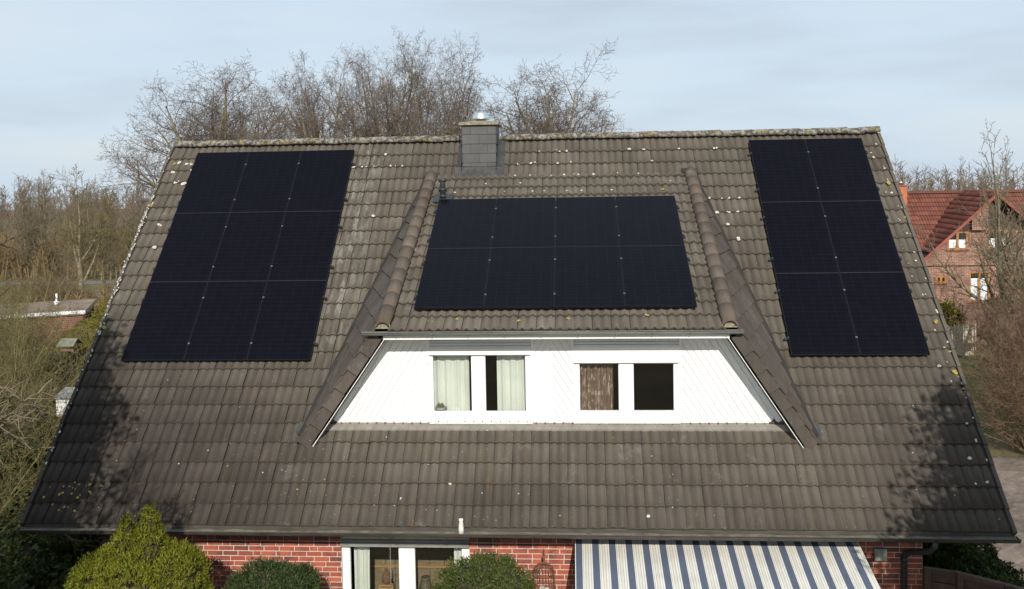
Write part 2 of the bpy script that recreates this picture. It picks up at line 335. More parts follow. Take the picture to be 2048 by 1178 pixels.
def arr_mesh(name, V, F, mats, smooth=False, tone=None, mi=None):
    """numpy mesh; F is (n,k) with constant k"""
    me = bpy.data.meshes.new(name); V = np.asarray(V, np.float32); F = np.asarray(F, np.int32); n, k = F.shape
    me.vertices.add(len(V)); me.vertices.foreach_set('co', V.ravel())
    me.loops.add(n * k); me.loops.foreach_set('vertex_index', F.ravel())
    me.polygons.add(n); me.polygons.foreach_set('loop_start', np.arange(0, n * k, k, dtype=np.int32))
    try: me.polygons.foreach_set('loop_total', np.full(n, k, np.int32))
    except Exception: pass
    for m in (mats if isinstance(mats, (list, tuple)) else [mats]): me.materials.append(m)
    if smooth: me.polygons.foreach_set('use_smooth', np.ones(n, bool))
    me.update(calc_edges=True)
    if mi is not None: me.polygons.foreach_set('material_index', np.asarray(mi, np.int32))
    if tone is not None:
        a = me.attributes.new('tone', 'FLOAT', 'FACE'); a.data.foreach_set('value', np.asarray(tone, np.float32))
    return me
def link_mesh(name, me, parent=None, loc=(0, 0, 0)):
    o = bpy.data.objects.new(name, me); C.objects.link(o)
    if parent: o.parent = parent; o.location = Vector(loc) - org(parent)
    else: o.location = loc
    return o
def clip_poly(poly, a, b, c):                 # keep a*x+b*y+c >= 0
    out = []
    for i in range(len(poly)):
        p, q = poly[i], poly[(i + 1) % len(poly)]
        dp, dq = a * p[0] + b * p[1] + c, a * q[0] + b * q[1] + c
        if dp >= 0: out.append(p)
        if (dp >= 0) != (dq >= 0):
            t = dp / (dp - dq); out.append((p[0] + (q[0] - p[0]) * t, p[1] + (q[1] - p[1]) * t))
    return out
def clip_convex(poly, conv):                  # conv counter-clockwise
    for i in range(len(conv)):
        (x0, y0), (x1, y1) = conv[i], conv[(i + 1) % len(conv)]
        poly = clip_poly(poly, -(y1 - y0), x1 - x0, (y1 - y0) * x0 - (x1 - x0) * y0)
        if len(poly) < 3: return []
    return poly
def area(poly): return abs(sum(poly[i][0] * poly[(i + 1) % len(poly)][1] - poly[(i + 1) % len(poly)][0] * poly[i][1] for i in range(len(poly)))) / 2

G = -.2                                       # ground level
A_, B_ = .8081, .5056                         # pitches: main roof, dormer roof
ca, sa, cb, sb = math.cos(A_), math.sin(A_), math.cos(B_), math.sin(B_)
ZR, ZD = 8.1974, 8.0063                       # heights of the two planes at y = 0
def RP(x, s, h=0): return Vector((x, -s * ca - h * sa, ZR - s * sa + h * ca))
def DP(x, s, h=0): return Vector((x, -s * cb - h * sb, ZD - s * sb + h * cb))
X0, X1 = -.67, 14.528
SE, GA = 8.0, .351                            # eave position down the slope, tile gauge
FY = -4.30                                    # dormer face
WY = -5.0                                     # ground floor front wall

# ---------------------------------------------------------------- ground
M['ground'] = mat('winter grass and leaf litter', (.075, .060, .024), (.14, .112, .050), .35, .95, bmp=.03, bscale=9, detail=9)
def GZ(x, y):                                  # the land falls gently beyond the gardens
    return G - max(0., y - 30) * .033
g = MB(); gxs = [-1500, -600, -200, -60, 0, 60, 200, 600, 1500]; gys = [-300, -60, 0, 30, 45, 60, 90, 140, 300, 700, 1600]
g.add([(x, y, GZ(x, y)) for y in gys for x in gxs], [(j * 9 + i, j * 9 + i + 1, j * 9 + i + 10, j * 9 + i + 9) for j in range(10) for i in range(8)])
tag(g.build('ground', M['ground']), kind='structure')

# ---------------------------------------------------------------- the house
house = thing('brick_house', 'brick house with a large dark tiled gable roof, solar panels and a white dormer', 'house', (7, 0, G))
roof = part('roof', house)

def tile_shape(L_=.42, wdt=.297, nu=12, lift=.038, amp=.042, thick=.042):
    """double-roll concrete tile in local (u, s, h): s=0 is the lower edge, s=-L_ the upper"""
    us = [0, .008, .15, .27, .39, .486, .5, .514, .65, .77, .89, 1.0]
    def hh(u):
        a = 0
        for c0 in (.27, .77):
            d = abs(u - c0) / .165
            if d < 1: a = max(a, (.5 + .5 * math.cos(math.pi * d)) ** .75)
        return amp * a
    V = []; F = []; n = len(us)
    for i, u in enumerate(us):
        base = -.014 if i == 0 else -.012 if u == .5 else hh(u) + (.008 if i == n - 1 else 0)
        V.append((u * wdt, -L_, base - .010)); V.append((u * wdt, 0, base + lift)); V.append((u * wdt, .001, base + lift - thick))
    for i in range(n - 1):
        a = 3 * i; F.append((a + 1, a + 4, a + 3, a)); F.append((a + 2, a + 5, a + 4, a + 1))
    return np.array(V), np.array(F)
TV, TF = tile_shape()
def tiles_np(items, P, lenf=None):
    """items: list of (x, s, jx, js, jh, sk); P maps arrays (x,s,h) to points"""
    Vs = []; Fs = []; tones = []; n = 0
    for (x, s, jx, js, jh, sk) in items:
        V = np.empty_like(TV); V[:, 0] = x + jx + TV[:, 0] + sk * TV[:, 1]; V[:, 1] = s + js + TV[:, 1]; V[:, 2] = TV[:, 2] + jh
        Vs.append(P(V)); Fs.append(TF + n); n += len(TV); tones.append(np.full(len(TF), rng.random()))
    return np.concatenate(Vs), np.concatenate(Fs), np.concatenate(tones)
def PR(V): return np.stack([V[:, 0], -V[:, 1] * ca - V[:, 2] * sa, ZR - V[:, 1] * sa + V[:, 2] * ca], 1)
def PD(V): return np.stack([V[:, 0], -V[:, 1] * cb - V[:, 2] * sb, ZD - V[:, 1] * sb + V[:, 2] * cb], 1)
# dormer corner points
Al, Ar = Vector((5.21, -.45, 7.75)), Vector((10.49, -.47, 7.735))
Bl, Br = Vector((5.093, -4.787, 5.357)), Vector((10.482, -4.795, 5.351))
Cl, Cr = Vector((3.70, -4.60, 3.38)), Vector((11.78, -4.59, 3.39))
def in_dormer(x, s):                          # inside the hole the dormer makes in the main roof (with the cheeks covering the rim)
    s0, s1 = .64, 6.08
    if s < s0 or s > s1: return False
    t = (s - .62) / (6.67 - .62)
    xl = Al.x + (Cl.x - Al.x) * t + .34; xr = Ar.x + (Cr.x - Ar.x) * t - .34
    return xl < x < xr
def jit(): return (rng.gauss(0, .0022), rng.gauss(0, .004), rng.gauss(0, .0016), rng.gauss(0, .006))
NC = 51
main_items = []; single = []
for k in range(24):
    for c in range(NC):
        x = X0 + c * .298; s = SE - GA * k
        if in_dormer(x + .15, s - .18): continue
        cx0, cx1 = 5.80, 6.56                 # chimney
        if cx0 - .05 < x + .15 < cx1 + .05 and s - .2 < -.05 + .25: continue
        if k < 6 and len(single) < 300: single.append((x, s))
        else: main_items.append((x, s, *jit()))
V, F, T = tiles_np(main_items, PR)
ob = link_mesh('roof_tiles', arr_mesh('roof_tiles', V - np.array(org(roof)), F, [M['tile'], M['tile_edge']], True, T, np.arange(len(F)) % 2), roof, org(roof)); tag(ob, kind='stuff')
# the lowest courses: one object each
loc = TV.copy(); loc = np.stack([loc[:, 0], -loc[:, 1], loc[:, 2]], 1)      # local: y up the slope
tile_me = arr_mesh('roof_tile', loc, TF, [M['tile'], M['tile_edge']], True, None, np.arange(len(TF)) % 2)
for (x, s) in single:
    jx, js, jh, sk = jit()
    o = inst('roof_tile', tile_me, roof, RP(x + jx, s + js, jh), Euler((A_, 0, 0)))
    o.rotation_euler.rotate_axis('Z', sk * .8)
# underlay boarding (with the hole under the dormer) and the rear slope
d = MB()
def RQ(m, x0, x1, s0, s1, h=-.05): m.prism([RP(x0, s0, h), RP(x1, s0, h), RP(x1, s1, h), RP(x0, s1, h)], (0, .02 * sa, -.02 * ca))
RQ(d, X0 + .02, X1 - .02, -.47, .62); RQ(d, X0 + .02, 5.0, .621, 3.0); RQ(d, 10.7, X1 - .02, .621, 3.0)
RQ(d, X0 + .02, 4.3, 3.001, 6.05); RQ(d, 11.2, X1 - .02, 3.001, 6.05); RQ(d, X0 + .02, X1 - .02, 6.051, SE - .03)
d.build('roof_underlay', M['deck'], roof)
d = MB(); yr = .345; zr = ZR + yr * sa / ca
d.prism([(X0, yr, zr + .02), (X1, yr, zr + .02), (X1, yr + 6.4, zr + .02 - 6.4 * sa / ca), (X0, yr + 6.4, zr + .02 - 6.4 * sa / ca)], (0, -.06 * sa, -.06 * ca))
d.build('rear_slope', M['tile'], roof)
# ridge tiles
def half_pipe(L_, r0, r1, h0=0, th=.018, n=9, span=200):
    V = []; F = []
    for end, (yy, r) in enumerate(((0, r0), (L_, r1))):
        for j in range(n):
            a = R(90 - span / 2 + span * j / (n - 1)); V.append((math.cos(a) * r, yy, math.sin(a) * r * .95))
        for j in range(n):
            a = R(90 - span / 2 + span * j / (n - 1)); V.append((math.cos(a) * (r - th), yy, math.sin(a) * (r - th) * .95))
    for j in range(n - 1):
        F += [(j + 1, j, 2 * n + j, 2 * n + j + 1), (n + j, n + j + 1, 3 * n + j + 1, 3 * n + j), (j, j + 1, n + j + 1, n + j), (2 * n + j + 1, 2 * n + j, 3 * n + j, 3 * n + j + 1)]
    F += [(0, n, 3 * n, 2 * n), (n - 1, 3 * n - 1, 4 * n - 1, 2 * n - 1)]
    return MB().add(V, F)
rt = half_pipe(.40, .110, .120, n=8).mesh('ridge_tile', M['ridge'], True)
nr = 46
for i in range(nr):
    x = X0 + .03 + i * (X1 - X0 - .04 - .36) / (nr - 1)
    if 5.75 < x + .2 < 6.65: continue
    inst('ridge_tile', rt, roof, (x, yr + rng.gauss(0, .005), zr + .012 + rng.gauss(0, .005)), Euler((rng.gauss(0, .012), 0, -math.pi / 2 + rng.gauss(0, .012)))).location.z += 0
# verge tiles down both gable edges
ve = MB(); ve.prism([(-.028, -.355, .062), (.028, -.355, .062), (.028, .015, .078), (-.028, .015, .078)], (0, 0, -.15)); 
vme = MB().add([(x, -y, z) for x, y, z in ve.v], [f[::-1] for f in ve.f]).mesh('verge_tile', M['tile'])
for k in range(24):
    for x in (X0 - .012, X1 + .012):
        inst('verge_tile', vme, roof, RP(x + rng.gauss(0, .003), SE - GA * k + rng.gauss(0, .004), 0), Euler((A_, rng.gauss(0, .02), 0)))

# lichen and droppings on the tiles (measured spots plus scatter along verges)
def blob(m, P, x, s, r, h=.045, asp=1.5, n=7):
    c = P(x, s, h + .008); ring = []; 
    ph = rng.random() * 6
    for j in range(n):
        a = 2 * math.pi * j / n + ph; rr = r * rng.uniform(.6, 1.15)
        ring.append(P(x + math.cos(a) * rr * asp * .8, s + math.sin(a) * rr, h - .004))
    m.add([c] + ring, [(0, 1 + (j + 1) % n, 1 + j) for j in range(n)])
lw, ly = MB(), MB()
for q in range(40): blob(ly, RP, rng.gauss(.05, .22), rng.uniform(7.3, 7.85), rng.uniform(.008, .026), .045)
# rows of white tufts on the lower tile edges, right of the chimney
def row_s(k): return SE - GA * k
for k, xs in ((22, (7.0, 7.62, 7.78, 9.8, 3.45, 3.68, 3.92, 4.3, 4.55)), (21, (7.3, 7.6, 7.75, 7.9, 8.4, 8.55, 9.4, 10.2, 9.05)), (20, (7.05, 7.5, 8.45, 8.3, 8.95, 9.1, 9.25, 9.85)),
              (23, (7.9, 8.0, 9.6, 10.6, 11.1, 4.1)), (19, (10.75, 11.2, 11.35)), (18, (11.2, 10.95, 3.9, 4.1)), (17, (11.15,)), (16, (11.3,))):
    for x in xs: 
        if rng.random() < .7: blob(lw, RP, x + rng.uniform(-.5, .5), row_s(k) - .02 + rng.gauss(0, .012), rng.uniform(.016, .036), .055)
        for q in range(rng.choice((1, 1, 2))): blob(lw, RP, x + rng.gauss(0, .03), row_s(k) - .02 + rng.gauss(0, .012), rng.uniform(.022, .042), .05)
for x in (5.75, 6.35, 6.75, 7.05, 7.3, 7.55, 8.0, 8.3, 8.9, 9.3, 9.5, 9.9, 10.1):
    blob(lw if rng.random() < .85 else ly, DP, x, .51 + .33 * rng.choice((1, 2, 2, 2, 3)), rng.uniform(.018, .036), .05)
for k in range(2, 24):                        # left verge: dense white crust, right verge: looser
    for q in range(rng.choice((9, 14, 18)) if 9 < k < 20 else 3): blob(lw, RP, X0 + rng.gauss(0, .02), row_s(k) - rng.uniform(0, .34), rng.uniform(.008, .028), .078, .9)
    for q in range(2): blob(lw, RP, X1 - abs(rng.gauss(.12, .16)), row_s(k) - rng.uniform(0, .15), rng.uniform(.012, .034), .05)
    if rng.random() < .25: blob(ly, RP, X1 - rng.uniform(.0, .3), row_s(k) - rng.uniform(0, .3), rng.uniform(.012, .028), .05)
for x, s, r in ((-.62, 1.25, .07), (-.6, 4.3, .075), (14.45, 5.3, .06), (14.5, 5.62, .045), (14.42, 4.3, .05), (14.4, 1.0, .06), (-.5, .1, .05)):
    for q in range(5): blob(ly, RP, x + rng.gauss(0, .018), s + rng.gauss(0, .025), r * .42, .06)
for x, s in ((-.4, .05), (-.2, .1), (.0, .28), (.14, .3), (-.45, .35), (-.3, .62), (-.15, .65), (-.3, 1.8), (-.25, 2.4), (.0, 3.9)):
    for q in range(2): blob(lw, RP, x + rng.gauss(0, .03), s + rng.gauss(0, .02), rng.uniform(.03, .05), .05)
for q in range(70):
    x, s = rng.uniform(X0, X1), rng.uniform(5.9, 7.95)
    if not in_dormer(x, s): blob(lw if rng.random() < .6 else ly, RP, x, s, rng.uniform(.005, .016), .042)
for x, s in ((4.05, 7.25), (5.35, 7.55), (9.2, 7.8), (6.1, 7.3)): blob(lw, RP, x, s, .03, .048)
for x, s in ((8.05, 5.25), (7.2, 5.3), (6.2, 5.25), (9.3, 5.2)):
    for q in range(2): blob(ly, DP, x + rng.gauss(0, .02), s + rng.gauss(0, .02), .026, .05)
tag(lw.build('white_lichen', M['lichen_white'], roof), kind='stuff'); tag(ly.build('yellow_lichen', M['lichen_yellow'], roof), kind='stuff')

# ---- walls of the ground floor
wall = part('wall', house)
WX0, WX1 = .45, 13.43
win = (4.30, 6.38, .85, 2.0)                  # opening of the ground floor window
m = MB()
m.box(WX0, win[0], WY, WY + .3, G, 2.75); m.box(win[1], WX1, WY, WY + .3, G, 2.75)
m.box(win[0] + .0005, win[1] - .0005, WY, WY + .3, G, win[2]); m.box(win[0] + .0005, win[1] - .0005, WY, WY + .3, win[3] + .001, 2.75)
m.build('mortar', M['mortar'], wall)
bw = {}
def brick_mesh(l):
    if l not in bw:
        b = MB(); x1, z1, e = l / 2, .0345, .005
        b.add([(-x1, 0, -z1), (x1, 0, -z1), (x1, 0, z1), (-x1, 0, z1), (-x1 + e, -.014, -z1 + e), (x1 - e, -.014, -z1 + e), (x1 - e, -.014, z1 - e), (-x1 + e, -.014, z1 - e)],
              [(4, 5, 6, 7), (0, 1, 5, 4), (1, 2, 6, 5), (2, 3, 7, 6), (3, 0, 4, 7)])
        bw[l] = b.mesh('brick', M['brick'])
    return bw[l]
rest = []; nb = 0
row = 0; z = -.16
while z < 2.7:
    x = WX0 + .12 + (0 if row % 2 else -.125) + (.06 if row % 3 == 0 else 0)
    first = True
    while x < WX1:
        l = .24 if rng.random() < .8 else .115
        x0, x1 = max(x, WX0 + .003), min(x + l, WX1 - .003)
        if x0 < win[0] < x1: x1 = win[0] - .004
        if x0 < win[1] < x1: x0 = win[1] + .004
        mid = (x0 + x1) / 2
        inside = win[0] < mid < win[1] and win[2] - .04 < z < win[3] + .04
        if not inside and x1 - x0 > .03:
            vis = 1.12 < z < 2.12 and (2.2 < mid < 8.1 or mid > 12.3)
            if vis and nb < 300:
                lq = round(x1 - x0, 2)
                inst('brick', brick_mesh(lq), wall, (mid, WY + rng.gauss(0, .0012), z)); nb += 1
            else: rest.append((x0, x1, z))
        x += l + .0125
    row += 1; z += .0833
b = MB()
for (x0, x1, z) in rest:
    e = .006; b.add([(x0, WY, z - .0355), (x1, WY, z - .0355), (x1, WY, z + .0355), (x0, WY, z + .0355), (x0 + e, WY - .014, z - .0295), (x1 - e, WY - .014, z - .0295), (x1 - e, WY - .014, z + .0295), (x0 + e, WY - .014, z + .0295)],
              [(4, 5, 6, 7), (0, 1, 5, 4), (1, 2, 6, 5), (2, 3, 7, 6), (3, 0, 4, 7)])
o = b.build('bricks', M['brick'], wall); tag(o, kind='stuff')
at = o.data.attributes.new('tone', 'FLOAT', 'FACE'); at.data.foreach_set('value', np.repeat(npr.rand(len(rest)), 5).astype(np.float32))
M['far_brick'] = brick_wall_material('brickwork red', (.27, .075, .05), (.19, .055, .045), (.40, .35, .30))
gm = MB()
for xa, xb in ((WX0, WX0 + .3), (WX1 - .3, WX1)):
    poly = [(xa, WY + .301, G), (xa, 5.4, G), (xa, 5.4, ZR + .345 * 2 * sa / ca - 5.4 * sa / ca - .12), (xa, yr, zr - .12), (xa, WY + .301, ZR + (WY + .301) * sa / ca - .12)]
    gm.prism(poly, (xb - xa, 0, 0))
gm.box(WX0 + .301, WX1 - .301, 5.1, 5.4, G, 2.6)
gm.build('gable_wall', M['far_brick'], house)
# eave soffit and rafters' board
m = MB(); m.box(X0 + .05, X1 - .05, -5.52, WY - .001, 2.36, 2.38); m.build('soffit', M['deck'], house)

# ---- main gutter
def gutter(m, x0, x1, yc, zt, r, th=.004, n=10):
    prof = []
    for j in range(n + 1): a = math.pi + math.pi * j / n; prof.append((yc + r * math.cos(a), zt + r * math.sin(a)))
    prof = [(yc - r - .012, zt + .004), (yc - r - .006, zt + .014)] + prof
    inner = [(y + (th if y < yc else -th), z + th * .8) for y, z in prof]
    P = prof + inner[::-1]; k = len(P)
    m.add([(x0, y, z) for y, z in P] + [(x1, y, z) for y, z in P], [(i, (i + 1) % k, (i + 1) % k + k, i + k) for i in range(k)] + [tuple(range(k - 1, -1, -1)), tuple(range(k, 2 * k))])
    for xx in (x0, x1 - .003):
        e = [(yc + r * math.cos(math.pi + math.pi * j / n), zt + r * math.sin(math.pi + math.pi * j / n)) for j in range(n + 1)]
        m.prism([(xx, y, z) for y, z in e], (.003, 0, 0))
gx0, gx1 = -.75, 14.58
gt = MB(); gutter(gt, gx0, gx1, -5.612, 2.372, .072); go = gt.build('gutter', M['gutter_brown'], house, True)
m = MB(); k = 120
for i in range(k):
    x0, x1 = gx0 + .03 + (gx1 - gx0 - .06) * i / k, gx0 + .03 + (gx1 - gx0 - .06) * (i + 1) / k
    h0 = 2.352 + .008 * math.sin(x0 * 3.1) + .006 * math.sin(x0 * 11.7); h1 = 2.352 + .008 * math.sin(x1 * 3.1) + .006 * math.sin(x1 * 11.7)
    m.add([(x0, -5.676, h0 - .006), (x1, -5.676, h1 - .006), (x1, -5.548, h1 + .012), (x0, -5.548, h0 + .012)], [(0, 1, 2, 3)])
m.build('gutter_silt', M['gutter_silt'], go)
m = MB(); m.box(X0, X1, -5.535, -5.515, 2.29, 2.43); m.build('fascia', M['gutter_brown'], house)
for i in range(19):
    x = X0 + .3 + i * .81; b = MB()
    pts = [(x, -5.612 + .079 * math.cos(math.pi + math.pi * j / 8), 2.372 + .079 * math.sin(math.pi + math.pi * j / 8)) for j in range(9)]
    b.tube(pts, .006, 5); b.build('gutter_bracket', M['gutter_brown'], go)
m = MB()
m.tube([(13.38, -5.612, 2.31), (13.38, -5.60, 2.22), (13.34, -5.52, 2.12), (13.2, -5.26, 2.0), (13.13, -5.12, 1.93), (13.12, -5.10, 1.8), (13.12, -5.10, G + .05)], .046, 12)
m.tube([(13.12, -5.10, 1.79), (13.12, -5.10, 1.85)], .052, 12)
m.build('downpipe', M['dark_plastic'], house, True)

# ---- ground floor window
def window_frame(m, x0, x1, z0, z1, y, panes, depth=.07, th=.0):
    """frame around the given panes (list of x0,x1,z0,z1)"""
    xs = [x0] + [v for p in panes for v in (p[0], p[1])] + [x1]
    for i in range(0, len(xs), 2): m.box(xs[i], xs[i + 1], y, y + depth, z0, z1)
    for (a, b_, c, d_) in panes:
        m.box(a + .0002, b_ - .0002, y, y + depth, z0, c); m.box(a + .0002, b_ - .0002, y, y + depth, d_, z1)
def sash(m, p, y, w_=.012, depth=.05):
    a, b_, c, d_ = p
    m.box(a, a + w_, y, y + depth, c, d_); m.box(b_ - w_, b_, y, y + depth, c, d_)
    m.box(a + w_, b_ - w_, y, y + depth, c, c + w_); m.box(a + w_, b_ - w_, y, y + depth, d_ - w_, d_)
gw = part('window', house)
pan = [(4.415, 5.235, .98, 1.885), (5.475, 6.26, .98, 1.885)]
m = MB(); window_frame(m, 4.302, 6.378, .86, 1.90, WY + .05, pan); m.build('frame', M['white_pvc'], gw)
m = MB()
for p in pan: sash(m, p, WY + .062)
m.build('sash', M['shutter'], gw)
m = MB()
for p in pan: m.box(p[0] + .004, p[1] - .004, WY + .085, WY + .091, p[2] + .004, p[3] - .004)
m.build('pane', M['glass'], gw)
m = MB()
for i in range(3): m.box(4.295, 6.385, WY - .05 + .006 * i, WY + .115, 1.9005 + .034 * i, 1.931 + .034 * i)
m.box(4.285, 6.395, WY - .035, WY + .115, 2.0, 2.012)
m.build('shutter_box', M['grey_box'], gw)
m = MB(); m.tube([(5.11, WY - .06, 2.06), (5.11, WY - .06, 1.3)], .005, 5); m.build('shutter_rod', M['grey_box'], gw)
# the room behind it
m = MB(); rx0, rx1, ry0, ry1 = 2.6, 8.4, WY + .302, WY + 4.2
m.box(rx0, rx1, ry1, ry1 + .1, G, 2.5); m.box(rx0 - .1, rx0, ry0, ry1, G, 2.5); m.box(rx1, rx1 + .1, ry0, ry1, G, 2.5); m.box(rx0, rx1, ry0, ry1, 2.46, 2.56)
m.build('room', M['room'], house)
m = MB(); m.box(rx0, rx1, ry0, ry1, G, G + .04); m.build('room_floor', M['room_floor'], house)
m = MB(); m.box(4.305, 6.375, WY + .14, WY + .301, .86, .885); m.build('inner_sill', M['pale_stone'], gw)
def curtain(name, label, x0, x1, y, z0, z1, material, folds=5, amp=.02, taper=0, group=None):
    n = 44; V = []; F = []
    for zi, (z, tp) in enumerate(((z1, 0), ((z0 + z1) / 2, taper * .6), (z0, taper))):
        for i in range(n + 1):
            t = i / n; x = x0 + (x1 - x0) * t + tp * t
            yy = y + amp * math.sin(2 * math.pi * folds * t + .4 * math.sin(7 * t)) + amp * .4 * math.sin(2 * math.pi * folds * 2.3 * t + 1)
            V.append((x, yy, z))
    for zi in range(2):
        for i in range(n): a = zi * (n + 1) + i; F.append((a, a + n + 1, a + n + 2, a + 1))
    k = len(V); V2 = [(x, y_ + .004, z) for x, y_, z in V]
    mm = MB().add(V, F).add(V2, [f[::-1] for f in F])
    o = mm.build(name, material, None, True); return tag(o, label, 'curtain', group)
curtain('curtain', 'long pale curtain at the left side of the ground floor window', 4.45, 4.72, WY + .22, .9, 1.94, M['curtain'], 2.5, .02, -.02)
curtain('curtain', 'short pale curtain behind the ground floor window, right edge beside the yew', 6.10, 6.30, WY + .22, .9, 1.94, M['curtain'], 2, .018)
sb_ = thing('sideboard', 'pale wooden board panel standing inside behind the ground floor window', 'cupboard', (5.3, WY + 1.3, G))
m = MB()
for i in range(7): m.box(4.5 + i * .26, 4.5 + i * .26 + .252, WY + 1.2, WY + 1.5, G, 1.33 + .01 * (i % 2))
m.build('panel', mat('greyed pale wood', (.17, .125, .075), (.25, .19, .12), 6, .7, stretch=(1, 1, 5)), sb_)
m = MB(); m.box(4.5, 6.35, WY + 1.16, WY + 1.199, 1.02, 1.06); m.build('rail', M['wood_light'], sb_)
# wooden sleigh with antlers on the sill
sl = thing('sleigh_ornament', 'small wooden sleigh ornament with upright antlers on the window sill', 'ornament', (4.97, WY + .22, .885))
m = MB(); m.box(4.85, 5.10, WY + .17, WY + .27, 1.10, 1.125); m.box(4.86, 5.09, WY + .18, WY + .26, 1.15, 1.17)
for x in (4.87, 5.08): m.box(x - .012, x + .012, WY + .2, WY + .24, .885, 1.175)
m.build('bench', M['wood_light'], sl)
m = MB()
m.lathe((4.98, WY + .22, 1.17), [(.02, 0), (.075, .05), (.08, .12), (.05, .19), (.02, .22)], 10)
m.build('body', M['rust'], sl, True)
for sx in (-1, 1):
    m = MB(); m.tube([(4.98 + sx * .03, WY + .2, 1.36), (4.98 + sx * .05, WY + .2, 1.44), (4.98 + sx * .045, WY + .2, 1.52), (4.98 + sx * .052, WY + .2, 1.58)], [.012, .011, .009, .005], 6); m.build('antler', M['wood_light'], sl, True)
m = MB(); m.lathe((5.62, WY + .24, .885), [(.06, 0), (.11, .08), (.115, .2), (.085, .32), (.06, .37), (.075, .40), (.05, .40)], 16)
tag(m.build('vase', mat('olive stone vase', (.07, .06, .04), (.12, .10, .07), 12, .6), None, True), 'rounded olive brown vase standing inside the right window pane', 'vase')

# ---------------------------------------------------------------- dormer
dorm = part('dormer', house)
# roof of the dormer
SD0, SD1 = .515, 5.52
items = []
k = 0
while SD1 - .35 * k > SD0 + .08:
    for c in range(18):
        items.append((5.105 + c * .2995, SD1 - .35 * k, *jit()))
    k += 1
V, F, T = tiles_np(items, PD)
# keep the top course from running up over the main roof
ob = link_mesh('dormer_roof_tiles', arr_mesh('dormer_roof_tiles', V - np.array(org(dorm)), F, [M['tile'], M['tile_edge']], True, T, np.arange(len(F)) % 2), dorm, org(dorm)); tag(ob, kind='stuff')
m = MB(); m.prism([DP(5.1, SD0, -.03), DP(10.48, SD0, -.03), DP(10.48, SD1 - .05, -.03), DP(5.1, SD1 - .05, -.03)], (0, .02 * sb, -.02 * cb)); m.build('dormer_underlay', M['deck'], dorm)
# cheeks: plane through A, B, C
def cheek(A, B, Cc, sgn):
    n = (B - A).cross(Cc - A).normalized()
    if n.z < 0: n = -n
    hdir = Vector((0, 0, 1)).cross(n).normalized()
    if hdir.y < 0: hdir = -hdir               # runs backwards
    sdir = hdir.cross(n).normalized()
    if sdir.z > 0: sdir = -sdir               # runs down
    def loc(p): d_ = p - B; return (d_.dot(hdir), d_.dot(sdir))
    a2, b2, c2 = loc(A), loc(B), loc(Cc)
    # course lines
    tri = [a2, b2, c2]
    ext = [(a2[0] + .12, a2[1] - .02), (b2[0] - .035, b2[1]), (c2[0] - .035, c2[1] + .05), (c2[0] + .10, c2[1] + .05)]
    if sum(ext[i][0] * ext[(i + 1) % 4][1] - ext[(i + 1) % 4][0] * ext[i][1] for i in range(4)) < 0: ext = ext[::-1]
    gz = .345
    kmax = int((c2[1] + .1) / gz) + 1; kmin = int(a2[1] / gz) - 1
    for k in range(kmin, kmax + 1):
        q0, q1 = k * gz, (k + 1) * gz
        # start of the course on the front edge
        def front(q):
            if q >= 0: return b2[0] + (c2[0] - b2[0]) * q / c2[1]
            return b2[0] + (a2[0] - b2[0]) * q / a2[1]
        p = min(front(q0), front(q1)) - .03; first = True; off = .0 if k % 2 else -.15
        while p < a2[0] + .5:
            wd = .3 if not first else .3 + (off if k % 2 == 0 else 0)
            if wd < .1: wd = .15
            poly = [(p + .005, q0 - .03), (p + wd - .005, q0 - .03), (p + wd - .005, q1 + rng.gauss(0, .006)), (p + .005, q1 + rng.gauss(0, .006))]
            if sum(poly[i][0] * poly[(i + 1) % 4][1] - poly[(i + 1) % 4][0] * poly[i][1] for i in range(4)) < 0: poly = poly[::-1]
            cl = clip_convex(poly, ext)
            if len(cl) >= 3 and area(cl) > .004:
                mm = MB(); pts = []
                for (pp, qq) in cl:
                    h = .006 + .034 * max(0, min(1, (qq - q0) / gz))
                    pts.append(B + hdir * pp + sdir * qq + n * h)
                mm.prism(pts, -n * .024)
                mm.build('cheek_tile', M['side_tile'], dorm)
            p += wd; first = False
    return n, hdir, sdir, b2, c2
OUT = .165
def outw(B, Cc, s_):                          # outward, square to the slanting front edge, in the plane of the face
    d_ = (Cc - B); d_.y = 0; d_.normalize(); o_ = Vector((-d_.z, 0, d_.x)); return o_ if o_.x * s_ > 0 else -o_
ol, orr = outw(Bl, Cl, -1), outw(Br, Cr, 1)
Bl2, Cl2, Br2, Cr2 = Bl + ol * OUT * 1.1, Cl + ol * OUT * 1.25, Br + orr * OUT * 1.1, Cr + orr * OUT * 1.25
Al2, Ar2 = Al + Vector((-.10, .04, .045)), Ar + Vector((.10, .04, .045))
nl, hl, sl_, _, _ = cheek(Al2, Bl2, Cl2, -1)
nr_, hr, sr_, _, _ = cheek(Ar2, Br2, Cr2, 1)
for (B, Cc, o_) in ((Bl, Cl, ol), (Br, Cr, orr)):
    dn = Cc - B; ln_ = dn.length; dn.normalize(); t0 = .17; nV = 6; stp = (ln_ + .02 - t0) / nV
    for i in range(nV):
        a = B + dn * (t0 + i * stp + .016) ; b_ = B + dn * (t0 + (i + 1) * stp)
        w0, w1 = OUT * 1.1 + .015, OUT * (1.1 + .12 * (i + 1) / nV) + .025
        y0_, y1_ = -.006, -.046; up = Vector((0, 0, 0))
        m = MB(); jt = rng.gauss(0, .004)
        m.prism([a + o_ * -.004 + Vector((0, y0_, 0)), b_ + o_ * (-.004 + jt) + Vector((0, y1_, 0)), b_ + o_ * (w1 + jt) + Vector((0, y1_, 0)), a + o_ * w0 + Vector((0, y0_, 0))], (0, .022, 0)); m.build('dormer_verge_tile', M['verge_slate'], dorm)
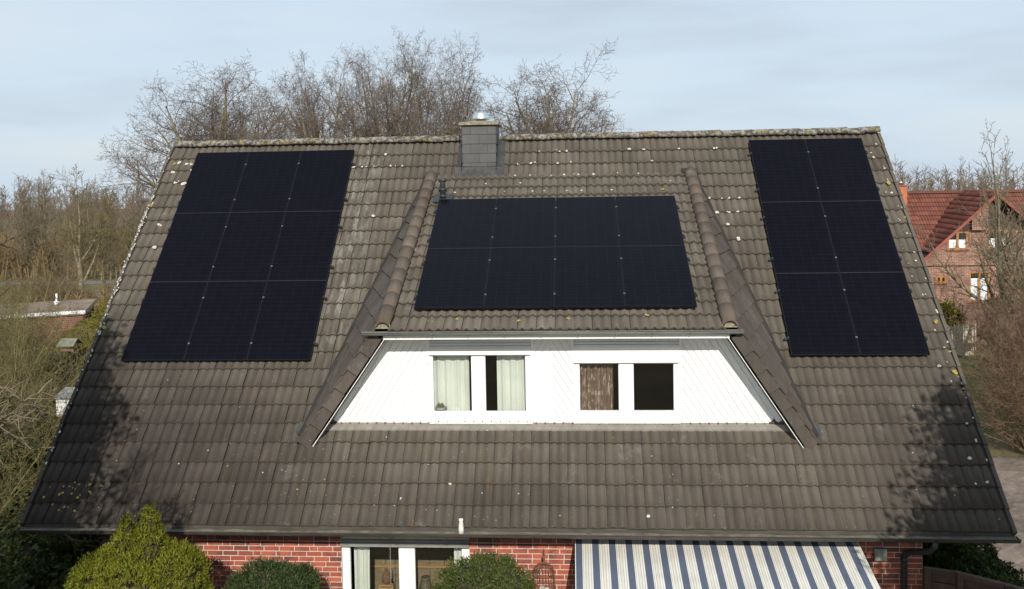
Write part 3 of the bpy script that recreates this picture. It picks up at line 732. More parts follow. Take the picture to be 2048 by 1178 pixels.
for (A, B, Cc, n) in ((Al, Bl, Cl, nl), (Ar, Br, Cr, nr_)):
    m = MB(); m.prism([A - n * .05, B - n * .05, Cc - n * .05], -n * .02); m.build('cheek_boarding', M['deck'], dorm)
    # valley flashing strip on the main roof along A-C
    A_h, A = A, (Al2 if A is Al else Ar2); Cc = Cl2 if A is Al2 else Cr2
    dirv = (Cc - A).normalized(); nrm = Vector((0, -sa, ca)); side = dirv.cross(nrm).normalized()
    if side.x * (1 if A is Ar2 else -1) < 0: side = -side
    m = MB()
    a0 = A + nrm * .075; c0 = Cc + nrm * .075 - dirv * .05
    seg = 30
    V = []; 
    for i in range(seg + 1):
        p = a0 + (c0 - a0) * i / seg; wv = .045 + .010 * math.sin(i * 1.7)
        V += [p - side * .04, p + side * wv * .8, p + side * wv - nrm * .05]
    F = []
    for i in range(seg):
        for j in range(2): F.append((3 * i + j, 3 * i + j + 1, 3 * i + j + 4, 3 * i + j + 3) if A is not Ar2 else (3 * i + j + 3, 3 * i + j + 4, 3 * i + j + 1, 3 * i + j))
    m.add(V, F).build('valley_flashing', M['deck'], dorm, True)
    # lead patch at the foot of the valley
    m = MB(); p = Cc - dirv * .30 + nrm * .055
    m.prism([p + side * .02, p + side * .11 + dirv * .02, p + side * .10 + dirv * .20, p + side * .0 + dirv * .30], -nrm * .01); m.build('valley_patch', M['lead'], dorm)
    # hip tiles
    ht = half_pipe(.43, .108, .142, th=.026, n=9, span=190)
    A, B = A_h + (A - A_h) * .35, B + ((Bl2 if B is Bl else Br2) - B) * .48; d_ = (B - A); ln = d_.length; d_.normalize()
    hm = ht.mesh('hip_tile', M['hip'], True)
    for i in range(14):
        t = ln - .30 - i * .352
        if t < -.32: break
        pos = A + d_ * (t + .34) + Vector((0, 0, .028)) ; rot = (-d_).to_track_quat('Y', 'Z').to_euler()
        o = inst('hip_tile', hm, dorm, pos, rot)
    m = MB(); pe = A + d_ * (ln + .03) + Vector((0, 0, .028)); ring = [(pe.x + .118 * math.cos(R(q)), pe.y, pe.z + .112 * math.sin(R(q))) for q in range(-20, 201, 20)]; m.prism(ring, (0, .03, 0)); m.build('hip_mortar', M['cap'], dorm)
    m = MB()   # lead saddle at the top of the hip
    p = RP(A.x, .54, .05)
    m.prism([RP(A.x - .17, .50, .07), RP(A.x + .17, .50, .07), RP(A.x + .15, .66, .10), RP(A.x + .05, .62, .15), RP(A.x - .05, .62, .15), RP(A.x - .15, .66, .10)], (0, .01, -.012)); m.build('saddle_flashing', M['lead'], dorm)
# barge boards and soffit between the cheek edge and the face
for (B, Cc, n, s) in ((Bl, Cl, nl, 1), (Br, Cr, nr_, -1)):
    dn = (Cc - B)
    inx = Vector((s * .86, 0, -.50))
    a, c = B + inx * .036 + Vector((0, -.02, 0)), Cc + inx * .036 + Vector((0, -.02, 0)) - dn * .01
    m = MB(); m.prism([a, c, c + inx * .010, a + inx * .010 ], (0, .02, 0)); m.build('bargeboard', M['white'], dorm)
    back = Vector((0, .48, 0))
    m = MB(); a2_, c2_ = a + Vector((0, .021, 0)), c + Vector((0, .021, 0)) 
    m.prism([a2_, c2_, c2_ + back, a2_ + back], inx * .014); m.build('soffit_board', M['white'], dorm)
# eave box
m = MB(); m.box(5.02, 10.55, -4.80, -4.785, 5.20, 5.272); m.build('eave_fascia', M['white'], dorm)
m = MB(); m.box(5.02, 10.55, -4.784, FY, 5.205, 5.22); m.build('eave_soffit', M['white'], dorm)
gd = MB(); gutter(gd, 4.69, 10.76, -4.868, 5.335, .060); gdo = gd.build('dormer_gutter', M['zinc'], dorm, True)
m = MB(); m.box(4.72, 10.73, -4.915, -4.82, 5.296, 5.302); m.build('gutter_bed', M['gutter_silt'], gdo)
for i in range(10):
    x = 5.25 + i * .585; b = MB()
    b.tube([(x, -4.868 + .066 * math.cos(math.pi + math.pi * j / 8), 5.335 + .066 * math.sin(math.pi + math.pi * j / 8)) for j in range(9)], .007, 5); b.build('gutter_bracket', M['zinc'], gdo)
# face: diagonal tongue and groove boards between the windows
FB = 3.70
def side_x(z, A, B, Cc):                      # x of the cheek plane at the face
    n = (B - A).cross(Cc - A); return A.x - (n.y * (FY - A.y) + n.z * (z - A.z)) / n.x
W1 = (5.655, 7.42); W2 = (8.055, 9.85)
zt = 5.204
regs = [([(side_x(FB - .02, Al, Bl, Cl) + .10, FB - .02), (W1[0] + .022, FB - .02), (W1[0] + .022, zt), (side_x(zt, Al, Bl, Cl) + .10, zt)], 58),
        ([(W2[1] + .020, FB), (side_x(FB, Ar, Br, Cr) - .10, FB), (side_x(zt, Ar, Br, Cr) - .10, zt), (W2[1] + .020, zt)], 122),
        ([(W1[1] - .018, FB - .01), ((W1[1] + W2[0]) / 2, FB - .01), ((W1[1] + W2[0]) / 2, zt), (W1[1] - .018, zt)], 58),
        ([((W1[1] + W2[0]) / 2, FB), (W2[0] + .022, FB), (W2[0] + .022, zt), ((W1[1] + W2[0]) / 2, zt)], 122)]
for reg, ang in regs:
    a = R(ang); ux, uz = math.cos(a), math.sin(a); vx, vz = -uz, ux
    ts = [p[0] * vx + p[1] * vz for p in reg]; t = min(ts) - rng.uniform(0, .05); wb = .098
    while t < max(ts):
        strip = [(ux * s_ + vx * q, uz * s_ + vz * q) for s_, q in ((-40, t + .0038), (40, t + .0038), (40, t + wb - .0038), (-40, t + wb - .0038))]
        cl = clip_convex(strip, reg)
        if len(cl) >= 3 and area(cl) > .0008:
            zmin = min(p[1] for p in cl)
            m = MB(); dy = rng.gauss(0, .0008)
            m.prism([(p[0], FY - .022 + dy, p[1]) for p in cl], (0, .022 - dy, 0)); m.build('cladding_board', M['white'], dorm)
        t += wb
for reg, ang in regs: m = MB(); m.prism([(p[0], FY + .001, p[1]) for p in reg], (0, .05, 0)); m.build('cladding_backing', M['white'], dorm)
m = MB(); m.box(W2[1] - .018, W2[1] + .018, FY - .024, FY + .02, FB, zt); m.build('corner_trim', M['white'], dorm)
def dormer_window(name, x0, x1, z0, zl, zbox, panes):
    wd = part(name, house)
    m = MB(); window_frame(m, x0 + .025, x1 - .02, z0, zl, FY - .005, panes, .07); m.build('frame', M['white_pvc'], wd)
    for p in panes:
        m = MB(); sash(m, p, FY + .006, .010, .05); m.build('sash', M['shutter'], wd)
        m = MB(); m.box(p[0] + .004, p[1] - .004, FY + .032, FY + .038, p[2] + .004, p[3] - .004); m.build('pane', M['glass'], wd)
    m = MB(); m.box(x0, x1, FY - .028, FY + .05, zl + .001, zbox); m.build('lintel_panel', M['white_pvc'], wd)
    m = MB(); m.box(x0 + .04, x1 - .05, FY - .040, FY - .0285, zl - .007, zl + .004); m.build('drip_rail', M['grey_box'], wd)
    for i in range(5):
        h = (zt - zbox) / 5
        m = MB(); m.box(x0 + .05, x1 - .04, FY - .034, FY + .05, zbox + .002 + i * h, zbox + (i + 1) * h - .006); m.build('shutter_slat', M['shutter'], wd)
    for ga_, gb_ in ((x0 - .012, x0 + .045), (x1 - .035, x1 + .006)): m = MB(); m.box(ga_, gb_, FY - .03, FY + .05, zbox + .001, zt); m.build('shutter_guide', M['white_pvc'], wd)
    m = MB(); m.box(x0 + .02, x1 - .02, FY - .06, FY + .02, z0 - .024, z0 - .001); m.build('sill', M['pale_stone'], wd)
    return wd
P1 = [(5.735, 6.394, 3.885, 4.842), (6.612, 7.296, 3.885, 4.842)]
P2 = [(8.177, 8.834, 3.894, 4.702), (9.063, 9.733, 3.894, 4.702)]
dormer_window('window', W1[0], W1[1], 3.725, 4.85, 4.955, P1)
dormer_window('window', W2[0], W2[1], 3.735, 4.71, 4.972, P2)
# room in the dormer
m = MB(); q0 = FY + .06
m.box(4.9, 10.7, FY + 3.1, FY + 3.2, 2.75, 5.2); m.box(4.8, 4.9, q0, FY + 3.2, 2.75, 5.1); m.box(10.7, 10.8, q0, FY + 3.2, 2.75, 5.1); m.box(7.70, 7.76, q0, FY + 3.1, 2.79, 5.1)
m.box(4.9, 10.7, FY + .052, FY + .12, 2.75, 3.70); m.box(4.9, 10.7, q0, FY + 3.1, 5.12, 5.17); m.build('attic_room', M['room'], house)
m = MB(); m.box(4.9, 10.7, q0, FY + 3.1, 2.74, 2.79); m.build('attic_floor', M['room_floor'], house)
cz0, cz1 = 3.82, 4.97
curtain('curtain', 'wide pale curtain in the leftmost dormer window pane behind a small plant', 5.70, 6.33, FY + .16, cz0, cz1, M['curtain'], 4, .018)
curtain('curtain', 'pale curtain drawn to the right side of the second dormer pane', 6.80, 7.33, FY + .16, cz0, cz1, M['curtain'], 3.5, .018, .02)
curtain('curtain', 'brown shiny curtain with painted fold highlights hanging in the right dormer window', 8.15, 8.74, FY + .15, cz0, cz1, M['curtain_brown'], 5.5, .028)
pl = thing('potted_plant', 'small grey bowl with a little green plant at lower left dormer pane', 'plant', (5.85, FY + .105, 3.885))
m = MB(); m.lathe((5.85, FY + .105, 3.885), [(.07, 0), (.095, .03), (.1, .055), (.085, .055)], 12); m.build('bowl', M['grey_box'], pl, True)
m = MB()
for i in range(26):
    a = rng.uniform(0, 6.28); e = rng.uniform(.2, 1.4); l = rng.uniform(.05, .11); p0 = Vector((5.85 + rng.gauss(0, .03), FY + .105, 3.935)); dv = Vector((math.cos(a) * math.cos(e), .3 * math.sin(a) * math.cos(e), math.sin(e))) * l
    sd_ = Vector((-math.sin(a), 0, .4)).normalized() * .012; m.add([p0, p0 + dv * .5 + sd_, p0 + dv, p0 + dv * .5 - sd_], [(0, 1, 2, 3)])
m.build('leaves', mat('plant leaf', (.05, .09, .03), (.16, .20, .10), 30, .6), pl)
m = MB()   # pale tips (a small white figure row on the sill)
for i in range(4): m.lathe((6.04 + i * .035, FY + .095, 3.885), [(.014, 0), (.012, .03), (.003, .055 + .01 * (i % 2))], 6)
tag(m.build('white_figurines', M['white_pvc'], None), 'row of tiny white pointed figurines beside the plant on dormer sill', 'figurines')
# apron flashing at the foot of the face, draped over the tiles
m = MB(); nseg = 190; V = []
ax0, ax1 = side_x(FB, Al, Bl, Cl) + .03, side_x(FB, Ar, Br, Cr) - .03
for i in range(nseg + 1):
    x = ax0 + (ax1 - ax0) * i / nseg; u = ((x - X0) / .298) % 1
    wv = 0
    for c0 in (.27, .77):
        dd = abs(u - c0) / .17
        if dd < 1: wv = max(wv, .5 + .5 * math.cos(math.pi * dd))
    s0 = (-FY) / ca; top = Vector((x, FY - .018, 3.722)); mid = Vector((x, FY - .03, 3.70)); 
    V += [top, mid, RP(x, s0 + .085, .052 + .02 * wv), RP(x, s0 + .15 + .022 * wv + .006 * math.sin(x * 9), .040 + .026 * wv), RP(x, s0 + .152 + .022 * wv, .015)]
F = [(5 * i + j, 5 * i + j + 1, 5 * i + j + 6, 5 * i + j + 5) for i in range(nseg) for j in range(4)]
m.add(V, F).build('apron_flashing', M['apron'], dorm, True)

# ---------------------------------------------------------------- chimney
ch = part('chimney', house)
cx0, cx1, cy0, cy1, czt = 5.825, 6.525, -.30, .62, 8.862
m = MB(); m.box(cx0 + .012, cx1 - .012, cy0 + .012, cy1 - .012, 6.9, czt - .001); m.build('chimney_core', M['deck'], ch)
hh = .198; zc = czt; k = 0
while zc > 7.3:
    z0 = zc - hh; n = 2
    offs = [0, .35, .70] if k % 2 else [0, .175, .525, .70]
    for i in range(len(offs) - 1):
        m = MB(); xa, xb = cx0 + offs[i] + .0025, cx0 + offs[i + 1] - .0025
        m.prism([(xa, cy0 - .002, zc + .0), (xb, cy0 - .002, zc), (xb, cy0 - .014, z0 + .004), (xa, cy0 - .014, z0 + .004)], (0, .012, 0)); m.build('slate', M['slate'], ch)
    for xs, sg in ((cx0, -1), (cx1, 1)):
        for ya, yb in (((cy0, cy0 + .46), (cy0 + .46, cy1)) if k % 2 else ((cy0, cy0 + .25), (cy0 + .25, cy0 + .68), (cy0 + .68, cy1))):
            m = MB(); m.prism([(xs + sg * .002, ya + .0025, zc), (xs + sg * .002, yb - .0025, zc), (xs + sg * .014, yb - .0025, z0 + .004), (xs + sg * .014, ya + .0025, z0 + .004)], (-sg * .012, 0, 0)); m.build('slate', M['slate'], ch)
    zc -= hh; k += 1
m = MB(); e = .065
def cappoly(o, z): return [(cx0 - o, cy0 - o, z), (cx1 + o, cy0 - o, z), (cx1 + o, cy1 + o, z), (cx0 - o, cy1 + o, z)]
m.prism(cappoly(e, czt), (0, 0, .055)); 
a, b_ = cappoly(e - .001, czt + .0555), cappoly(-.2, czt + .10)
m.add(a + b_, [(0, 1, 5, 4), (1, 2, 6, 5), (2, 3, 7, 6), (3, 0, 4, 7), (4, 5, 6, 7)])
m.build('cap', M['cap'], ch)
m = MB(); m.lathe((6.175, .16, czt + .085), [(.10, 0), (.10, .05), (.175, .05), (.182, .062), (.17, .10), (.14, .185), (.115, .215), (.11, .20)], 24); m.build('cowl', M['steel'], ch, True)
m = MB()
for q in range(5): a = q * 1.2566; m.tube([(6.175 + .09 * math.cos(a), .16 + .09 * math.sin(a), czt + .28), (6.175 + .09 * math.cos(a), .16 + .09 * math.sin(a), czt + .43)], .003, 4)
m.build('bird_spike', M['steel'], ch)
# lead skirt
m = MB(); sl0 = -cy0 / ca; V = []; nn = 40
for i in range(nn + 1):
    x = cx0 - .15 + (cx1 - cx0 + .32) * i / nn; u = ((x - X0) / .298) % 1; wv = max(0, *(.5 + .5 * math.cos(math.pi * min(1, abs(u - c0) / .17)) for c0 in (.27, .77)))
    V += [RP(x, sl0 - .03, .11), RP(x, sl0 + .09, .07), RP(x, sl0 + .17, .056 + .02 * wv), RP(x, sl0 + .225 + .02 * wv, .045 + .024 * wv), RP(x, sl0 + .227 + .02 * wv, .02)]
m.add(V, [(5 * i + j, 5 * i + j + 1, 5 * i + j + 6, 5 * i + j + 5) for i in range(nn) for j in range(4)])
m.box(cx0 - .004, cx1 + .004, cy0 - .02, cy0 + .02, ZR - sl0 * sa - .0, ZR - sl0 * sa + .12)
m.build('lead_apron', M['lead'], ch, True)
for xs, sg, wd in ((cx0 - .016, -1, .12), (cx1 + .016, 1, .155)):
    m = MB(); V = []; nn = 16
    for i in range(nn + 1):
        s_ = -.45 + (sl0 + .05 + .45) * i / nn; ww = wd + .012 * math.sin(i * 2.1)
        V += [RP(xs, s_, .20), RP(xs, s_, .085), RP(xs + sg * ww * .6, s_, .065), RP(xs + sg * ww, s_, .045)]
    F = [(4 * i + j, 4 * i + j + 1, 4 * i + j + 5, 4 * i + j + 4) for i in range(nn) for j in range(3)]
    if sg < 0: F = [f[::-1] for f in F]
    m.add(V, F).build('side_flashing', M['lead'], ch, True)
# vent pipe above the dormer panels
vp = part('vent_pipe', house)
base = DP(5.53, 1.43, .03)
m = MB(); m.lathe(base, [(.055, -.05), (.055, .33), (.056, .34)], 16); m.lathe(base + Vector((0, 0, .18)), [(.064, 0), (.064, .045)], 16); m.lathe(base + Vector((0, 0, .05)), [(.068, 0), (.062, .05)], 16); m.build('pipe', M['dark_plastic'], vp, True)
m = MB(); m.lathe(base + Vector((0, 0, .345)), [(.06, 0), (.082, .012), (.085, .05), (.075, .075), (.06, .08)], 18); m.build('pipe_cap', M['dark_plastic'], vp, True)
m = MB(); m.prism([DP(5.36, 1.26, .05), DP(5.72, 1.26, .05), DP(5.73, 1.60, .07), DP(5.34, 1.60, .07)], (0, -.014 * sb, .014 * cb)); m.build('base_plate', M['dark_plastic'], vp)
m = MB(); m.lathe((6.335, -5.612, 2.345), [(.046, 0), (.04, .12), (.031, .215), (.036, .225), (.034, .245), (.022, .25)], 10)
tag(m.build('white_stub', M['pale_stone'], None, True), 'pale tapered stub standing upright in the main gutter', 'pipe stub')

# ---------------------------------------------------------------- solar panels
PW, PH, PT = 1.147, 1.737, .035
def solar_material():
    m, nt, b = newmat('black solar glass'); L = nt.links.new
    tc = N(nt, 'ShaderNodeTexCoord'); sp = N(nt, 'ShaderNodeSeparateXYZ'); L(tc.outputs['Object'], sp.inputs[0])
    def line(out, period, width, off=0.):
        a = N(nt, 'ShaderNodeMath', operation='ADD'); L(out, a.inputs[0]); a.inputs[1].default_value = off
        dv = N(nt, 'ShaderNodeMath', operation='DIVIDE'); L(a.outputs[0], dv.inputs[0]); dv.inputs[1].default_value = period
        f = N(nt, 'ShaderNodeMath', operation='FRACT'); L(dv.outputs[0], f.inputs[0])
        c = N(nt, 'ShaderNodeMath', operation='LESS_THAN'); L(f.outputs[0], c.inputs[0]); c.inputs[1].default_value = width / period; return c.outputs[0]
    lx = line(sp.outputs[0], .1842, .004, 5.0); ly_ = line(sp.outputs[1], .0934, .005, 5.0); lb = line(sp.outputs[0], .0184, .0012, 5.)
    mxn = N(nt, 'ShaderNodeMath', operation='MAXIMUM'); L(lx, mxn.inputs[0]); L(ly_, mxn.inputs[1])
    oi = N(nt, 'ShaderNodeObjectInfo'); nz = N(nt, 'ShaderNodeTexNoise', Scale=3., Detail=3.); L(tc.outputs['Object'], nz.inputs[0])
    wn = N(nt, 'ShaderNodeTexWhiteNoise', noise_dimensions='3D')
    sn = N(nt, 'ShaderNodeVectorMath', operation='SNAP'); sn.inputs[1].default_value = (.1842, .0934, 1); L(tc.outputs['Object'], sn.inputs[0]); L(sn.outputs[0], wn.inputs[0])
    cell = ramp(nt, [(0, (.0026, .0026, .0052)), (1, (.0034, .0034, .0070))]); L(wn.outputs[0], cell.inputs[0])
    c1 = mixc(nt, mxn.outputs[0], cell.outputs[0], (.0085, .0087, .0135))
    c2 = mixc(nt, lb, c1, (.007, .007, .011)); L(c2, b.inputs['Base Color'])
    b.inputs['Roughness'].default_value = .2; b.inputs['IOR'].default_value = 1.28; b.inputs['Specular IOR Level'].default_value = .2
    return m
M['solar'] = solar_material()
def panel_meshes():
    f = MB(); w_, t_ = .008, .0
    x, y = PW / 2, PH
    # frame: four bars with a small chamfer, local y runs up the slope, top surface at z = 0
    f.box(-x, -x + w_, 0, y, -PT, 0); f.box(x - w_, x, 0, y, -PT, 0); f.box(-x + w_, x - w_, 0, w_, -PT, -.0003); f.box(-x + w_, x - w_, y - w_, y, -PT, -.0003)
    g_ = MB(); g_.box(-x + w_ + .0002, x - w_ - .0002, w_ + .0002, y - w_ - .0002, -PT + .004, -.003)
    c_ = MB(); c_.box(-.017, .017, -.015, .015, -.05, .005); c_.lathe((0, 0, .006), [(.009, 0), (.009, .006)], 6)
    r_ = MB(); r_.box(-x - .0, x + .0, -.02, .02, -PT - .045, -PT - .001)
    re_ = MB(); re_.box(0, .055, -.022, .022, -PT - .048, -PT + .006); re_.box(.02, .05, -.03, .02, -PT - .085, -PT - .045)
    return (f.mesh('frame', M['black_metal']), g_.mesh('glass', M['solar']), c_.mesh('clamp', M['clamp']), r_.mesh('rail', M['black_metal']), re_.mesh('rail_end', M['dark_plastic']))
fme, gme, cme, rme, reme = panel_meshes()
bcme = cme.copy(); bcme.materials[0] = M['dark_plastic']
edge_me = MB().box(-PW / 2, PW / 2, PH - .001, PH + .004, -.006, .0012).mesh('edge_strip', mat('grey panel edge', (.014, .014, .018), (.022, .022, .027), 6, .45))
ROWN = {3: ['top', 'middle', 'bottom'], 2: ['upper', 'lower']}
def array(x0, s0, P, pitch, cols, rows, place, colname, grp):
    for j in range(rows):
        for i in range(cols):
            loc = P(x0 + i * 1.154 - .004 + PW / 2, s0 + j * 1.742 - .004 + PH, .14)
            lab = f"solar panel in {ROWN[rows][j]} row, {colname[i]}, of the {place}"
            t = thing('solar_panel', lab, 'solar panel', loc, grp, (pitch, 0, 0))
            t.rotation_euler.rotate_axis('X', rng.gauss(0, .0012)); t.rotation_euler.rotate_axis('Y', rng.gauss(0, .0008))
            def pc(n, me, l):
                o = bpy.data.objects.new(n, me); C.objects.link(o); o.parent = t; o.location = l; return o
            pc('frame', fme, (0, 0, 0)); pc('glass', gme, (0, 0, 0))
            if j > 0: pc('edge_strip', edge_me, (0, 0, 0))
            for f_ in (.22, .80):
                y = PH * (1 - f_)
                pc('rail', rme, (0, y, 0))
                pc('clamp', cme if i < cols - 1 else bcme, (PW / 2 + .01, y, 0))
                if i == 0:
                    o = pc('rail_end', reme, (-PW / 2, y, 0)); o.rotation_euler = (0, 0, math.pi); o.location.z += 0
                    pc('clamp', bcme, (-PW / 2 - .0, y, 0))
                if i == cols - 1: pc('rail_end', reme, (PW / 2, y, 0))
array(0, -.1465, RP, A_, 3, 3, 'nine panel array left of the dormer', ['left column', 'centre column', 'right column'], 'solar panels on the roof left of the dormer')
array(11.808, -.1465 - .06, RP, A_, 2, 3, 'six panel array on the right', ['left column', 'right column'], 'solar panels on the roof right of the dormer')
array(5.484, 1.5988, DP, B_, 4, 2, 'dormer array', ['first column from the left', 'second column from the left', 'third column from the left', 'rightmost column'], 'solar panels on the dormer roof')

# ---------------------------------------------------------------- awning and things on the front wall
def awning_material():
    m, nt, b = newmat('striped awning cloth'); L = nt.links.new
    tc = N(nt, 'ShaderNodeTexCoord'); sp = N(nt, 'ShaderNodeSeparateXYZ'); L(tc.outputs['Object'], sp.inputs[0])
    dv = N(nt, 'ShaderNodeMath', operation='DIVIDE'); L(sp.outputs[0], dv.inputs[0]); dv.inputs[1].default_value = .2585
    f = N(nt, 'ShaderNodeMath', operation='FRACT'); L(dv.outputs[0], f.inputs[0])
    bl, wh, gr, cr = (.080, .098, .145), (.62, .61, .57), (.22, .23, .25), (.57, .55, .48)
    rp = ramp(nt, [(0, wh), (.02, bl), (.42, wh), (.47, gr), (.49, wh), (.56, cr), (.60, gr), (.62, cr), (.76, gr), (.78, cr), (.82, wh), (.91, gr), (.93, wh)], 'CONSTANT'); L(f.outputs[0], rp.inputs[0])
    nz = N(nt, 'ShaderNodeTexNoise', Scale=2.5, Detail=6.); L(tc.outputs['Object'], nz.inputs[0]); r = ramp(nt, [(.3, .86), (.7, 1.08)]); L(nz.outputs[0], r.inputs[0])
    c = N(nt, 'ShaderNodeMix', data_type='RGBA', blend_type='MULTIPLY'); c.inputs[0].default_value = 1; L(rp.outputs[0], c.inputs[6]); L(r.outputs[0], c.inputs[7])
    L(c.outputs[2], b.inputs['Base Color']); b.inputs['Roughness'].default_value = .85
    wv = N(nt, 'ShaderNodeTexNoise', Scale=400., Detail=1.); L(tc.outputs['Object'], wv.inputs[0]); bump(nt, b, wv.outputs[0], .001, .4)
    return m
aw = thing('awning', 'blue and white striped fabric awning pulled out under the gutter', 'awning', (8.07, -5.1, 2.10))
n1, n2 = 60, 10; V = []; F = []
ay1, az0, az1 = -7.35, 2.115, 1.63
for j in range(n2 + 1):
    t = j / n2
    for i in range(n1 + 1):
        u = i / n1; x = 8.075 + 4.33 * u
        sag = -.035 * math.sin(math.pi * t) * (1 + .25 * math.sin(u * 9)) + .007 * math.sin(u * 17 * 3.14) * math.sin(math.pi * t) + .006 * math.sin(u * 41 + t * 5) * t
        V.append((x, -5.1 + (ay1 + 5.1) * t, az0 + (az1 - az0) * t + sag))
for j in range(n2):
    for i in range(n1): a = j * (n1 + 1) + i; F.append((a + n1 + 1, a + n1 + 2, a + 1, a))
M['awning'] = awning_material()
m = MB().add(V, F); V2 = [(x, y, z - .003) for x, y, z in V]; m.add(V2, [f[::-1] for f in F]); 
val = []; VF = []
for i in range(n1 * 2 + 1):
    u = i / (n1 * 2); x = 8.075 + 4.33 * u; val += [(x, ay1 - .03, az1 - .01), (x, ay1 - .03, az1 - .17 - .035 * abs(math.sin(u * math.pi * 17)))]
VF = [(2 * i, 2 * i + 1, 2 * i + 3, 2 * i + 2) for i in range(n1 * 2)]
m.build('cloth', M['awning'], aw, True)
m = MB().add(val, [f[::-1] for f in VF]); m.build('valance', M['awning'], aw)
m = MB(); m.tube([(8.03, -5.07, 2.145), (12.45, -5.07, 2.145)], .045, 12); m.build('roller', M['grey_box'], aw, True)
m = MB(); m.box(8.05, 12.43, ay1 - .025, ay1 + .02, az1 - .04, az1 + .012); m.build('front_bar', M['white_pvc'], aw)
for sx, xa, xb in ((1, 8.4, 9.6), (-1, 12.1, 10.9)):
    m = MB(); m.tube([(xa, -5.05, 2.05), (xb, -6.1, 1.80)], .022, 8); m.tube([(xb, -6.1, 1.80), (xa + .1 * sx, ay1 + .02, az1 - .02)], .02, 8); m.build('folding_arm', M['white_pvc'], aw, True)
for xe in (8.073, 12.403):
    m = MB(); Vv = [V[j * (n1 + 1) + (0 if xe < 10 else n1)] for j in range(n2 + 1)]; m.tube([(x, y, z + .002) for x, y, z in Vv], .007, 5); m.build('hem', M['white_pvc'], aw)
# grey box on the wall
bx = thing('junction_box', 'square grey box mounted on the brick wall right of the awning', 'box', (12.77, WY - .02, 1.80))
m = MB(); m.box(12.69, 12.86, WY - .075, WY - .0145, 1.79, 1.96); m.build('housing', M['grey_box'], bx)
m = MB(); m.box(12.682, 12.868, WY - .088, WY - .0755, 1.782, 1.968); m.build('lid', M['grey_box'], bx)
# wire bird cage ornament with small plaster house
cg = thing('birdcage_ornament', 'rusty wire birdcage ornament hanging on the brick wall beside the yew', 'ornament', (7.58, WY - .18, 1.2))
cxx, cyy = 7.575, WY - .17
m = MB()
rr = .17
for q in range(22):
    a = 2 * math.pi * q / 22; pts = [(cxx + rr * math.cos(a), cyy + rr * .85 * math.sin(a), 1.34), (cxx + rr * math.cos(a), cyy + rr * .85 * math.sin(a), 1.58)]
    for t in (.35, .65, .85, 1): pts.append((cxx + rr * math.cos(a) * math.cos(t * 1.5), cyy + rr * .85 * math.sin(a) * math.cos(t * 1.5), 1.58 + .15 * math.sin(t * 1.5)))
    m.tube(pts, .0035, 4, False)
for z in (1.34, 1.46, 1.58):
    m.tube([(cxx + rr * math.cos(a), cyy + rr * .85 * math.sin(a), z) for a in [2 * math.pi * q / 24 for q in range(25)]], .005, 4, False)
m.build('wire_cage', M['rust'], cg)
m = MB(); m.tube([(cxx, cyy, 1.72), (cxx, cyy, 1.80), (cxx + .015, cyy, 1.84), (cxx, cyy + .05, 1.87), (cxx, WY - .014, 1.88)], [.012, .012, .010, .010, .008], 6)
m.lathe((cxx, cyy, 1.76), [(.01, 0), (.022, .03), (.024, .06), (.01, .085)], 8); m.build('hook', M['rust'], cg)
hy = cyy - .20
m = MB(); m.box(cxx - .10, cxx - .072, hy - .07, hy + .07, .95, 1.34); m.box(cxx + .072, cxx + .10, hy - .07, hy + .07, .95, 1.34); m.box(cxx - .0715, cxx + .0715, hy + .05, hy + .07, .95, 1.34); m.box(cxx - .125, cxx + .125, hy - .095, hy + .09, 1.3405, 1.365)
arch = [(cxx - .0715, 1.34), (cxx - .0715, 1.25)] + [(cxx - .0715 * math.cos(R(a)), 1.25 + .065 * math.sin(R(a))) for a in range(20, 180, 20)] + [(cxx + .0715, 1.25), (cxx + .0715, 1.34)]
for i in range(1, len(arch) - 2): m.prism([(arch[i][0], hy - .069, arch[i][1]), (arch[i + 1][0], hy - .069, arch[i + 1][1]), (arch[i + 1][0], hy - .069, 1.34), (arch[i][0], hy - .069, 1.34)], (0, .03, 0))
m.build('lantern_house', M['plaster'], cg)
m = MB()
for q in range(9): m.lathe((cxx + rng.gauss(0, .035), hy + rng.gauss(0, .03), 1.366), [(.018, 0), (.024, .02), (.02, .05), (.006, .07)], 7)
m.build('roof_ornament', M['plaster'], cg, True)
m = MB(); m.lathe((cxx, hy, .955), [(.04, 0), (.05, .1), (.045, .18), (.028, .24)], 10); m.build('candle', M['pale_stone'], cg, True)
m = MB(); m.tube([(cxx, hy, G), (cxx, hy, .95)], .025, 8); m.tube([(cxx, hy + .07, 1.36), (cxx, cyy, 1.36)], .008, 5); m.build('post', M['rust'], cg)

